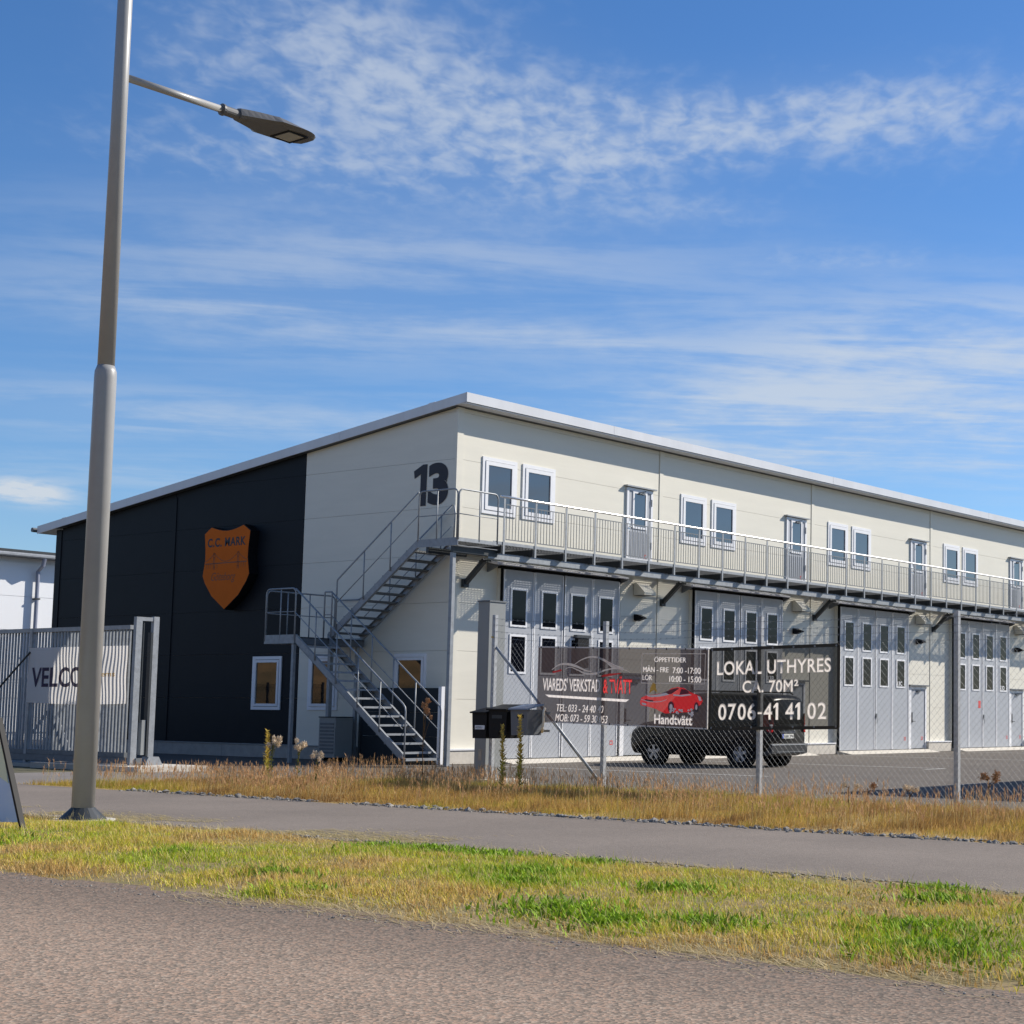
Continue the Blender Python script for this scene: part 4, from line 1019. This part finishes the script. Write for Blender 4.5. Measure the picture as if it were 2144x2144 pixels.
lettering('VELCOM', B3, (GXX-.082, 4.96, 1.74), GY, ZZ, 2.45, .44, ban3t, bold=.02, wave=w3)
lettering('ystems', B3, (GXX-.082, 2.55, 1.93), GY, ZZ, .78, .13, ban1y, bold=.01, wave=w3)
GP = empty('gate_guide', (-7.8, .96, 0), 'twin-post guide frame at the free end of the sliding gate', 'gate frame')
MB().box(-8.09, -7.95, .93, 1.03, .10, 3.22).build('post', galv, GP)
MB().box(-7.68, -7.55, .93, 1.03, .10, 3.24).build('post', galv, GP)
MB().box(-7.95, -7.68, .94, 1.02, 3.14, 3.22).build('cross_head', galv, GP)
MB().box(-7.91, -7.89, .94, 1.0, 1.0, 3.1).box(-7.75, -7.71, .90, 1.02, .3, 2.9).build('guide_plate', darksteel, GP)
MB().prism([(-7.78, .86, .10), (-7.36, .86, .10), (-7.46, .86, .28), (-7.70, .86, .28)], (0, .22, 0)).build('foot_plate', galv, GP)
MB().box(-7.86, -7.77, .92, 1.04, .32, 1.05).build('motor_box', boxgrey, GP)
FT = MB().box(-8.55, -6.9, -.05, 1.9, -.02, .105).build('concrete_footing', concw); tag(FT, 'pale concrete slab under the gate posts', 'footing')
FT2 = MB().box(-8.4, -7.4, 1.92, 4.1, -.02, .10).box(-8.2, -7.4, 4.12, 9.6, -.02, .06).build('concrete_track', conc); tag(FT2, 'long concrete strip beneath the sliding gate', 'track')
# things in the yard behind the gate
PF = empty('panel_fence', (-3.2, 16, 0), 'welded wire panel fence seen through the bars of the gate', 'fence')
for i in range(4):
    y0 = 8.6+2.52*i
    MB().box(-3.23, -3.17, y0-.03, y0+.03, 0, 2.1).build('fence_post', galvd, PF)
    m = MB()
    for j in range(50): m.box(-3.203, -3.197, y0+.05*j+.02, y0+.05*j+.026, .06, 2.03)
    for z in (.1, .3, .5, 1.0, 1.5, 1.95, 2.03): m.box(-3.209, -3.203, y0, y0+2.5, z, z+.008)
    m.build('wire_panel', galvd, PF)
BP = empty('marker_post', (-3.6, 14.3, 0), 'red and yellow striped marker post behind the gate bars', 'post')
for i in range(6): MB().tube([(-3.6, 14.3, .95+.18*i), (-3.6, 14.3, .95+.18*i+.178)], .055, 8).build('band', yellow if i % 2 == 0 else redpaint, BP)
MB().tube([(-3.6, 14.3, 0), (-3.6, 14.3, .95)], .05, 8).build('post', galvd, BP)
for i in range(3):
    pl = empty('pallet_stack', (-1.9, 19.6+2.1*i, 0), ['stack of weathered pallets nearest the dark gable, seen through the gate', 'middle stack of weathered pallets seen through the gate', 'farthest left stack of weathered pallets seen through the gate'][i], 'pallets', 'pallet stacks in the yard')
    for k in range(7-i):
        z = .02+.15*k; m = MB()
        for j in range(5): m.box(-2.5+.27*j, -2.4+.27*j, 19.0+2.1*i, 20.2+2.1*i, z+.11, z+.135)
        for j in range(3): m.box(-2.5, -1.32, 19.0+2.1*i+.54*j, 19.12+2.1*i+.54*j, z, z+.10)
        m.build('pallet', timber, pl)

# ---------------------------------------------------------------- pavement sign cut by the left edge
AB = empty('pavement_sign', (-18.75, -12.8, 0), 'blue and white folding pavement sign with dark legs at the left edge', 'sign')
MB().bar((-18.80, -12.84, 1.20), (-18.80, -13.44, 0.0), .035, .055, (1, 0, 0)).bar((-18.80, -12.30, 1.20), (-18.80, -11.72, 0.0), .035, .055, (1, 0, 0)).build('leg', black, AB)
MB().bar((-18.76, -12.74, 1.16), (-18.38, -12.52, 0.0), .03, .04, (1, 0, 0)).bar((-18.76, -12.36, 1.16), (-18.38, -11.90, 0.0), .03, .04, (1, 0, 0)).build('back_stay', black, AB)
pm = mat('sign_panel_blue', (.50, .64, .86), .25, col2=(.62, .74, .90), vscale=1.5)
MB().prism([(-18.80, -13.34, .12), (-18.80, -11.82, .06), (-18.80, -12.33, 1.12), (-18.80, -12.86, 1.14)], (.02, 0, 0)).build('panel', pm, AB)
MB().prism([(-18.801, -13.10, .52), (-18.801, -12.55, .72), (-18.801, -12.50, 1.06), (-18.801, -12.90, 1.06)], (-.008, 0, 0)).build('poster', mat('poster_cream', (.78, .79, .55), .3), AB)

# ---------------------------------------------------------------- parked van (local space: +y is forwards)
VN = empty('parked_van', (5.2, -4.35, 0), 'black compact van parked nose to the grey doors behind the banners', 'van', local=True)
VN.rotation_euler = (0, 0, math.radians(2.0))
ST_ = [(-2.20, .40, .80, .98, .70, 1.66), (-2.16, .30, .86, 1.03, .74, 1.74), (-2.02, .27, .885, 1.05, .755, 1.79), (-1.0, .25, .895, 1.06, .76, 1.83), (.2, .25, .895, 1.06, .76, 1.83),
       (.75, .25, .895, 1.06, .74, 1.76), (1.05, .25, .895, 1.05, .76, 1.48), (1.36, .25, .89, 1.02, .79, 1.14), (1.85, .26, .88, .92, .76, 1.08), (2.08, .27, .85, .84, .70, 1.00), (2.20, .32, .76, .72, .62, .86)]
vb = MB()
def vring(s):
    y, zb, w, zl, wr, zr = s
    h = [(w*.86, zb), (w*.97, zb+.14), (w, (zb+zl)/2), (w*.985, zl), (wr, zr-.09), (wr*.86, zr-.02), (wr*.4, zr+.012)]
    return [(a, y, b) for a, b in h] + [(-a, y, b) for a, b in h[::-1]]
for s in ST_: vb.v += vring(s)
for i in range(len(ST_)-1):
    for j in range(14): vb.f.append((14*i+j, 14*i+(j+1) % 14, 14*i+14+(j+1) % 14, 14*i+14+j))
vb.f += [tuple(range(14)), tuple(range(14*len(ST_)-14, 14*len(ST_)))[::-1]]
BD = vb.build('body', carpaint, VN, smooth=True)
bv = BD.modifiers.new('bevel', 'BEVEL'); bv.width = .07; bv.segments = 4; bv.limit_method = 'ANGLE'; bv.angle_limit = math.radians(35)
for s in (-1, 1):
    def sg(y0, y1, t0=.10, t1=.93):
        def at(y, t):
            for a, b in zip(ST_, ST_[1:]):
                if a[0] <= y <= b[0]:
                    q = (y-a[0])/(b[0]-a[0]); L = [a[k]+(b[k]-a[k])*q for k in range(6)]; break
            w0, z0, w1_, z1 = L[2]*.985, L[3], L[4], L[5]-.09
            return (s*(w0+(w1_-w0)*t+.008), y, z0+(z1-z0)*t)
        return MB().quad(at(y0, t0), at(y1, t0), at(y1, t1), at(y0, t1))
    for a, b in ((-1.95, -1.12), (-1.04, -.18), (-.10, .70)): sg(a, b).build('side_window', carglass, VN)
    MB().quad((s*.895, .82, 1.09), (s*.893, 1.22, 1.06), (s*.80, .98, 1.42), (s*.79, .80, 1.56)).build('side_window', carglass, VN)
    mr = MB().prism([(s*.90, .88, 1.02), (s*1.08, .86, 1.04), (s*1.08, .84, 1.22), (s*.92, .86, 1.20)], (0, .10, 0)).build('wing_mirror', carpaint, VN)
    for yw in (-1.36, 1.33):
        W = MB().disc((s*.80, yw, .315), (s, 0, 0), .20, .315, -.10, .10, 28).build('wheel', rubber, VN)
        rm = MB().disc((s*.80, yw, .315), (1, 0, 0), .185, .215, -.09, .09, 28)
        for k in range(5):
            t = 2*PI*k/5+.3; c = Vector((s*.885, yw, .315)); d = Vector((0, math.cos(t), math.sin(t))); rm.bar(c, c+d*.20, .02, .075, d.cross(Vector((1, 0, 0))))
        rm.disc((s*.88, yw, .315), (1, 0, 0), 0.0, .05, -.02, .02, 12).build('rim', alloy, W)
        MB().disc((s*.80, yw, .315), (1, 0, 0), 0.0, .18, -.03, .03, 20).build('brake_disc', darksteel, W)
        MB().disc((s*.81, yw, .33), (s, 0, 0), .335, .40, -.08, .095, 28).build('wheel_arch', rubber, VN)
        MB().disc((s*.78, yw, .33), (s, 0, 0), 0.0, .34, -.115, -.02, 24).build('wheel_well', rubber, VN)
    TL = MB().prism([(s*.72, -2.215, .88), (s*.80, -2.215, .86), (s*.86, -2.16, .88), (s*.885, -2.02, 1.0), (s*.865, -2.04, 1.34), (s*.80, -2.19, 1.34), (s*.72, -2.222, 1.20)], (0, -.012, .004)).build('tail_light', redp, VN)
    MB().box(s*.80-.06, s*.80+.06, -2.232, -2.205, 1.02, 1.06).build('reversing_lamp', white, TL)
    MB().box(s*.72-.10, s*.72+.10, 2.10, 2.18, .66, .76).build('headlight', chrome, VN)
    MB().box(s*.905-.006, s*.905+.006, -1.9, 1.7, .50, .55).build('side_trim', black, VN)
    MB().box(s*.75-.05, s*.75+.05, 1.0, 1.2, 1.80, 1.80+.001) if False else None
    MB().tube([(s*.70, -1.9, 1.82), (s*.70, -1.8, 1.87), (s*.70, .3, 1.885), (s*.70, .45, 1.83)], .018, 6).build('roof_rail', black, VN, smooth=True)
MB().prism([(-.66, -2.175, 1.08), (.66, -2.175, 1.08), (.60, -2.11, 1.60), (-.60, -2.11, 1.60)], (0, -.04, -.003)).build('rear_window', carglass, VN)
MB().quad((-.76, 1.33, 1.17), (.76, 1.33, 1.17), (.68, .80, 1.745), (-.68, .80, 1.745)).build('windscreen', carglass, VN)
MB().box(-.36, .26, -2.245, -2.222, .845, .895).build('chrome_bar', chrome, VN)
NP = MB().box(-.31, .21, -2.240, -2.225, .715, .825).build('number_plate', platew, VN)
MB().box(-.31, -.25, -2.2435, -2.2405, .717, .823).build('blue_band', blue, NP)
lettering('GEK 294', NP, (-.23, -2.2445, .735), GX, ZZ, .42, .07, signink, bold=.01)
MB().box(-.02, .12, -2.24, -2.222, 1.0, 1.03).build('handle', galvd, VN)
bp_ = MB().prism([(-.83, -2.10, .30), (-.80, -2.25, .34), (-.80, -2.25, .56), (-.83, -2.17, .60), (-.83, -2.0, .60), (-.83, -2.0, .30)], (1.64, 0, 0)).build('rear_bumper', mat('bumper_plastic', (.016, .017, .019), .5), VN)
MB().box(-.80, .80, -2.262, -2.245, .545, .575).build('chrome_strip', galv, bp_)
MB().box(-.60, .66, -2.262, -2.245, .37, .39).build('trim_strip', galvd, bp_)

# ---------------------------------------------------------------- weeds that stand out
def leafmesh(name, V, Fc, C, m, par=None, kind=None):
    me = bpy.data.meshes.new(name); me.from_pydata(V, [], Fc)
    at = me.color_attributes.new('col', 'FLOAT_COLOR', 'POINT'); at.data.foreach_set('color', np.array([(*c, 1) for c in C], np.float32).ravel())
    return link(name, me, m, par, kind)
def thistle(x, y, h, heads, lab, stalk=(.16, .15, .035), seedm=None, group='seeding thistles in the dry grass', leafy=True):
    rng = random.Random(int(abs(x*131+y*977)))
    t = empty('thistle', (x, y, 0), lab, 'thistle', group)
    V, Fc, C = [], [], []
    def stem(a, b, r):
        m = MB(); m.tube([a, ((a[0]+b[0])/2+rng.uniform(-.012, .012), (a[1]+b[1])/2+rng.uniform(-.012, .012), (a[2]+b[2])/2), b], [r, r*.8, r*.6], 5)
        i = len(V); V.extend(m.v); Fc.extend([tuple(q+i for q in f) for f in m.f]); C.extend([stalk]*len(m.v))
    top = (x+rng.uniform(-.03, .03), y+rng.uniform(-.03, .03), h*.9); stem((x, y, 0), top, .008)
    ends = []
    for k in range(heads):
        z0 = h*rng.uniform(.55, .85); e = (x+rng.uniform(-.10, .10), y+rng.uniform(-.12, .12), h*rng.uniform(.80, 1.0)); stem((x+(top[0]-x)*z0/h, y+(top[1]-y)*z0/h, z0), e, .005); ends.append(e)
    if leafy:
        for k in range(int(h*45)):
            z = rng.uniform(.05, h*.8); a = rng.uniform(0, 2*PI); L = .13*(1-z/h*.7); d = Vector((math.cos(a), math.sin(a), rng.uniform(.2, .9))).normalized()
            p = Vector((x, y, z)); s = d.cross(Vector((0, 0, 1))).normalized()*L*.16; i = len(V); g = rng.uniform(.7, 1.2)
            V.extend([tuple(p), tuple(p+d*L*.5+s), tuple(p+d*L), tuple(p+d*L*.5-s)]); Fc.append((i, i+1, i+2, i+3)); C.extend([(.15*g, .17*g, .035*g)]*4)
    leafmesh('stem', V, Fc, C, weedmat, t)
    for e in ends:
        m = MB(); R = rng.uniform(.022, .05)
        for k in range(120):
            d = Vector((rng.gauss(0, 1), rng.gauss(0, 1), rng.gauss(.5, .9))).normalized()*R*rng.uniform(.5, 1.25); p = Vector(e)+Vector((rng.gauss(0, .01), rng.gauss(0, .01), rng.gauss(.012, .014)))
            s = d.cross(Vector((rng.random(), rng.random(), rng.random()))).normalized()*.006
            m.v += [tuple(p), tuple(p+d-s), tuple(p+d*1.05+s)]; m.f.append((len(m.v)-3, len(m.v)-2, len(m.v)-1))
        o = link('seed_head', m.mesh('seed_head'), seedm or fluff, t)
thistle(-10.5, -6.75, .86, 7, 'tallest pale thistle, fluffy heads clumped beside a leafy spike, left in the dry strip')
thistle(-10.5, -7.44, .82, 9, 'pale fluffy thistle in front of the stair landing column')
thistle(-10.5, -7.92, .60, 4, 'shorter brown and cream thistle in front of the heat pump', seedm=fluff)
thistle(-10.5, -8.22, .34, 2, 'small low thistle just right of the three tall ones')
thistle(-9.6, -9.48, 1.47, 6, 'tall thin dry thistle rising in front of the stair foot', stalk=(.13, .075, .03), seedm=fluffd, leafy=False)
for (yy, h, lab, hd_) in ((-17.74, .40, 'dry thistle with a round head close left of yellow flowers by the last fence panel', 2), (-18.02, .38, 'single brown thistle head against the dark ground shadow', 1),
                     (-18.69, .38, 'dry thistle with three stacked fluffy heads left of the right fence post', 4), (-19.85, .60, 'tallest dry thistle right of the right fence post', 5)):
    thistle(-9.5, yy, h, hd_, lab, stalk=(.16, .09, .035), seedm=fluffd if hd_ in (1, 5) else fluff, leafy=False)
def spire(x, y, h, lab, col=(.52, .46, .11)):
    rng = random.Random(int(abs(x*31+y*77))); t = empty('evening_primrose', (x, y, 0), lab, 'weed', 'tall leafy spires by the letter boxes')
    m = MB(); m.tube([(x, y, 0), (x+.03, y+.02, h*.5), (x+.01, y+.05, h)], [.010, .008, .003], 5); V, Fc = list(m.v), list(m.f); C = [(.38, .30, .10)]*len(V)
    n = int(h*170)
    for k in range(n):
        z = h*(.12+.88*k/n); a = k*2.4; L = (.14*(1-.55*z/h))*rng.uniform(.6, 1.2); d = Vector((math.cos(a), math.sin(a), rng.uniform(.3, 1.3))).normalized()
        p = Vector((x+.03*min(1, 2*z/h), y+.05*z/h, z)); s = d.cross(Vector((0, 0, 1))).normalized()*L*.20; i = len(V); g = rng.uniform(.55, 1.25); q = .45 if z > h*.45 else 1.0
        V.extend([tuple(p), tuple(p+d*L*.5+s), tuple(p+d*L), tuple(p+d*L*.5-s)]); Fc.append((i, i+1, i+2, i+3)); C.extend([tuple(c*g*(1 if j != 0 or q == 1 else 1.15) for j, c in enumerate(col))]*4)
    leafmesh('stalk', V, Fc, C, weedmat, t)
spire(-9.5, -11.18, 1.10, 'shorter yellowish leafy spire in front of the middle letter box')
spire(-9.5, -11.56, 1.27, 'taller yellowish leafy spire in front of the grey letter box')
spire(-10.5, -6.62, .96, 'yellow-green leafy spire beside the tallest pale thistle', (.48, .42, .09))

# ---------------------------------------------------------------- grass, straw and stones
def in_view(x, y, mg=3.0):
    a = np.degrees(np.arctan2(y-CAM.y, x-CAM.x)); return (a > 26.0-mg) & (a < 60.8+mg)
def blades(name, x, y, z0, h, w, lean, az_, colr, m, rise=None, curl=0.5, label=None):
    n = len(x); cx, sx = np.cos(az_), np.sin(az_)
    def pt(t): d = lean*h*(t*(1-curl)+curl*t*t); return x+cx*d, y+sx*d, z0+(h*t*np.sqrt(np.clip(1-(lean*t)**2*.5, .2, 1)) if rise is None else rise*t)
    sa = az_ + PI/2 + RS.uniform(-.6, .6, n); wx, wy = np.cos(sa)*w/2, np.sin(sa)*w/2
    V = np.zeros((n, 5, 3), np.float32)
    for k, (t, f) in enumerate(((0, 1), (0, -1), (.55, -.75), (.55, .75), (1, 0))):
        px_, py_, pz_ = pt(t); V[:, k, 0] = px_+wx*f; V[:, k, 1] = py_+wy*f; V[:, k, 2] = pz_
    me = bpy.data.meshes.new(name); me.vertices.add(n*5); me.vertices.foreach_set('co', V.ravel())
    b = (np.arange(n)*5)[:, None]; L = np.concatenate([b+np.array([[0, 1, 2, 3]]), b+np.array([[3, 2, 4]])], 1).ravel().astype(np.int32)
    me.loops.add(n*7); me.loops.foreach_set('vertex_index', L)
    me.polygons.add(n*2); ls = np.stack([np.arange(n)*7, np.arange(n)*7+4], 1).ravel().astype(np.int32)
    me.polygons.foreach_set('loop_start', ls)
    me.update(calc_edges=True); me.validate()
    at = me.color_attributes.new('col', 'FLOAT_COLOR', 'POINT')
    cc = np.ones((n, 5, 4), np.float32); cc[:, :, :3] = colr[:, None, :]
    at.data.foreach_set('color', cc.ravel())
    o = link(name, me, m, kind='stuff')
    if label: o['label'] = label
    return o
def pick(n, x, y, pal, seed, s=.8, jit=.25, bias=None):
    """patchy colours: palette walked by smooth noise plus a random share"""
    pal = np.array(pal); q = noise2(x, y, s, seed)*.6+noise2(x, y, s*3.1, seed+1)*.4
    q = np.clip((q-.5)*1.7+.5 + RS.normal(0, .18, n) + (0 if bias is None else bias), 0, .999)
    k = (q*len(pal)).astype(int); c = pal[k]*RS.uniform(1-jit, 1+jit, n)[:, None]
    return c
# mown lawn strip
N = 300000; x = RS.uniform(-21.22, -17.08, N); y = RS.uniform(-29, -4, N)
dl, dr = x+21.15, -17.15-x
edge = np.minimum(dl + (noise2(x, y, 1.7, 41)-.5)*.5, dr + (noise2(x, y, 1.3, 42)-.5)*.5)
dens = np.clip(edge/.40, .16, 1)*(.45+.55*(noise2(x, y, 1.6, 43) > .30))
k = in_view(x, y) & (RS.rand(N) < dens) & (np.hypot(x-PX, y-PY) > .16); x, y, edge = x[k], y[k], edge[k]; n = len(x)
LAWN = [(.52, .35, .13), (.62, .47, .15), (.60, .50, .105), (.53, .50, .060), (.45, .49, .036), (.31, .43, .028)]
g = pick(n, x, y, LAWN, 51, .95, .32, bias=np.clip((edge-.75)*.35, -.30, .06) + .13*(y < -18) - .16*(y > -15.5) - .05)
g *= np.array([1.16, 1.10, 1.0]); g *= .93; g[RS.rand(n) < .15] = np.array([.62, .47, .21])
h = RS.uniform(.020, .062, n)*(.45+1.5*noise2(x, y, 3.4, 52)*noise2(x, y, 1.1, 54)*1.6)*np.clip(.45+edge, .45, 1.0)
blades('lawn_grass', x, y, lawn_z(x, y)-.004, h, RS.uniform(.004, .008, n), RS.uniform(.2, .95, n), RS.uniform(0, 2*PI, n), g, grassmat)
# taller loose stems in the lawn
n = 5200; x = RS.uniform(-21.0, -17.3, n); y = RS.uniform(-28, -8, n); k = in_view(x, y); x, y = x[k], y[k]; n = len(x)
blades('lawn_stems', x, y, lawn_z(x, y), RS.uniform(.07, .17, n), RS.uniform(.0025, .0045, n), RS.uniform(.2, 1.0, n), RS.uniform(0, 2*PI, n), pick(n, x, y, [(.60, .47, .20), (.68, .56, .26), (.52, .50, .12)], 53), strawmat)
# clover and plantain clumps: broad leaves, darker green
cl = [(-20.3, -22.3, .42), (-20.5, -23.0, .38), (-20.2, -23.5, .3), (-18.9, -22.2, .3), (-17.6, -19.0, .35), (-17.5, -18.1, .4), (-17.7, -17.6, .3), (-20.0, -19.0, .3), (-19.6, -24.6, .45), (-18.2, -24.0, .3),
      (-17.5, -23.6, .30), (-19.7, -14.6, .35), (-20.4, -25.2, .45), (-18.6, -20.4, .35), (-19.3, -21.0, .30), (-17.6, -20.2, .25), (-20.6, -20.0, .25), (-19.4, -16.9, .25), (-18.3, -25.0, .3)]
xs_, ys_ = [], []
for a, b, r in cl:
    q = int(900*r*r*5); t, rad = RS.uniform(0, 2*PI, q), r*np.abs(RS.normal(0, .62, q)); xs_.append(a+np.cos(t)*rad); ys_.append(b+np.sin(t)*rad*1.3)
x, y = np.concatenate(xs_), np.concatenate(ys_); k = (x > -21.1) & (x < -17.15); x, y = x[k], y[k]; n = len(x)
blades('lawn_clover', x, y, lawn_z(x, y), RS.uniform(.03, .085, n), RS.uniform(.012, .026, n), RS.uniform(.3, 1.0, n), RS.uniform(0, 2*PI, n), np.array([(.23, .36, .022)])*RS.uniform(.55, 1.5, (n, 1)), grassmat, curl=.8)
# cut straw lying along both edges of the lawn and on the path
n = 15000; side = RS.rand(n); x = np.where(side < .5, -21.08+RS.normal(0, .15, n), np.where(side < .70, -17.22+RS.normal(0, .15, n), RS.uniform(-21, -17.3, n))); y = RS.uniform(-28, -5, n)
k = in_view(x, y) & ((x > -18.5) | (noise2(x, y, .9, 61) > .38)); x, y = x[k], y[k]; n = len(x)
blades('cut_straw', x, y, np.where((x > -20.9) & (x < -17.4), .045, .018), RS.uniform(.06, .24, n), RS.uniform(.003, .007, n), np.full(n, .995), RS.normal(PI/2, .6, n), np.array([(.58, .47, .26)])*RS.uniform(.5, 1.2, (n, 1)), strawmat, curl=.1, rise=RS.uniform(.0, .035, n))
n = 7000; x = np.clip(-17.1+np.abs(RS.normal(0, .42, n)), -17.1, -14.6); y = RS.uniform(-17.5, -6, n); k = noise2(x*.8, y*.8, 1.6, 63) > .50; x, y = x[k], y[k]; n = len(x)
blades('path_straw', x, y, np.full(n, .016), RS.uniform(.05, .22, n), RS.uniform(.006, .012, n), np.full(n, .998), RS.normal(PI/2, .35, n), np.array([(.50, .41, .20)])*RS.uniform(.6, 1.25, (n, 1)), strawmat, curl=.05, rise=RS.uniform(.0, .012, n))
# dry verge: low dense growth, then seeding stalks
def vlim(y): return -13.02 + np.clip((-3.2-y)/4.6, 0.02, 1.0)*5.3
N = 210000; x = RS.uniform(-13.05, -7.9, N); y = RS.uniform(-24.5, -3.3, N)
e = np.minimum(x+13.0+(noise2(x, y, 2.4, 71)-.5)*.25, vlim(y)-x); bare = np.clip((x+10.2)/2.2, 0, 1)*np.clip((-14.0-y)/3, 0, 1)
k = in_view(x, y) & (e > 0) & (RS.rand(N) < np.clip(e/.25, .15, 1)*(1-.75*bare)*(.35+.65*(noise2(x, y, 1.5, 72) > .30))); x, y, e, bare = x[k], y[k], e[k], bare[k]; n = len(x)
VERGE = [(.34, .20, .075), (.48, .30, .10), (.56, .37, .125), (.58, .41, .12), (.50, .39, .075), (.38, .36, .045)]
c = pick(n, x, y, VERGE, 73, .7, .28, bias=-.06-.10*(e > 1.2))
left = np.clip((-y < 13)*1.0, 0, 1)
blades('verge_grass', x, y, verge_z(x, y)-.004, RS.uniform(.04, .15, n)*(.4+1.3*noise2(x, y, 2.6, 74))*np.clip(.5+e, .5, 1), RS.uniform(.004, .008, n), RS.uniform(.15, .9, n), RS.normal(-PI/2, 1.3, n), c, strawmat)
N = 44000; x = RS.uniform(-12.9, -8.1, N); y = RS.uniform(-24.5, -3.6, N)
k = in_view(x, y) & (vlim(y)-x > .1) & (RS.rand(N) < np.clip((noise2(x, y, 1.6, 75)-.30)*2.2, .05, 1)*np.where(y < -10.5, .26, .55)*np.where((y < -14) & (x > -10.2), .5, 1.0)); x, y = x[k], y[k]; n = len(x)
h = RS.uniform(.18, .46, n)*(.65+.6*noise2(x, y, .8, 76)); le = np.abs(RS.normal(.25, .2, n)); azs = RS.normal(-PI/2+.4, .9, n)
c = np.array([(.66, .50, .24), (.58, .40, .18), (.52, .42, .16)])[RS.randint(0, 3, n)]*RS.uniform(.7, 1.2, (n, 1))
blades('verge_stalks', x, y, verge_z(x, y), h, RS.uniform(.003, .0055, n), le, azs, c, strawmat)
# feathery seed heads: several short blades spreading round each stalk tip
m_ = RS.rand(n) < .75; q = 6
xx = np.repeat(x[m_]+np.cos(azs[m_])*le[m_]*h[m_]*.8, q); yy = np.repeat(y[m_]+np.sin(azs[m_])*le[m_]*h[m_]*.8, q); hh = np.repeat(h[m_]*np.sqrt(np.clip(1-le[m_]**2*.5, .2, 1)), q); nn = len(xx)
zz_ = np.repeat(verge_z(x[m_], y[m_]), q)+hh*RS.uniform(.70, .95, nn)
blades('seed_heads', xx, yy, zz_, RS.uniform(.03, .08, nn), RS.uniform(.004, .008, nn), RS.uniform(.1, .7, nn), RS.uniform(0, 2*PI, nn), np.array([(.56, .34, .17)])*RS.uniform(.6, 1.35, (nn, 1)), strawmat)
# crushed stone along the far edge of the path, a little by the fence and along the near edge
def stones(name, xs, ys, rs, zf, lab):
    bm0 = bmesh.new(); bmesh.ops.create_icosphere(bm0, subdivisions=1, radius=1); bv_ = np.array([v.co[:] for v in bm0.verts]); bf = [tuple(v.index for v in f.verts) for f in bm0.faces]; bm0.free()
    V, Fc = [], []
    for a, b, r in zip(xs, ys, rs):
        s = bv_*(1+RS.uniform(-.32, .32, (len(bv_), 1)))*r*np.array([RS.uniform(.7, 1.3), RS.uniform(.7, 1.3), RS.uniform(.45, .8)]); i = len(V)
        V += (s+np.array([a, b, zf+r*.25])).tolist(); Fc += [tuple(q+i for q in f) for f in bf]
    me = bpy.data.meshes.new(name); me.from_pydata(V, [], Fc); o = link(name, me, stone_m, kind='stuff'); o['label'] = lab
n = 1500; yq = RS.uniform(-24.5, -6.5, n); keep = noise2(yq, yq*0+3, .8, 81) + (yq < -12)*.25 > .40; yq = yq[keep]; n = len(yq)
stones('crushed_stone', -12.92+RS.normal(0, .085, n), yq, np.clip(RS.lognormal(-3.95, .45, n), .010, .055), .008, 'grey crushed stone along the far edge of the footpath')
n = 700; stones('edge_gravel', -17.16+RS.normal(0, .07, n), RS.uniform(-25, -9, n), np.clip(RS.lognormal(-4.4, .35, n), .006, .028), .012, 'fine gravel along the near edge of the footpath')
n = 1000; stones('verge_gravel', RS.uniform(-10.6, -8.0, n), RS.uniform(-22.5, -14.5, n), np.clip(RS.lognormal(-4.1, .35, n), .008, .035), .012, 'loose gravel between the dry grass and the fence')
n = 900; stones('road_grit', -21.25+np.abs(RS.normal(0, .10, n))*-1, RS.uniform(-28, -14, n), np.clip(RS.lognormal(-5.2, .4, n), .003, .012), .015, 'fine grit along the road edge')
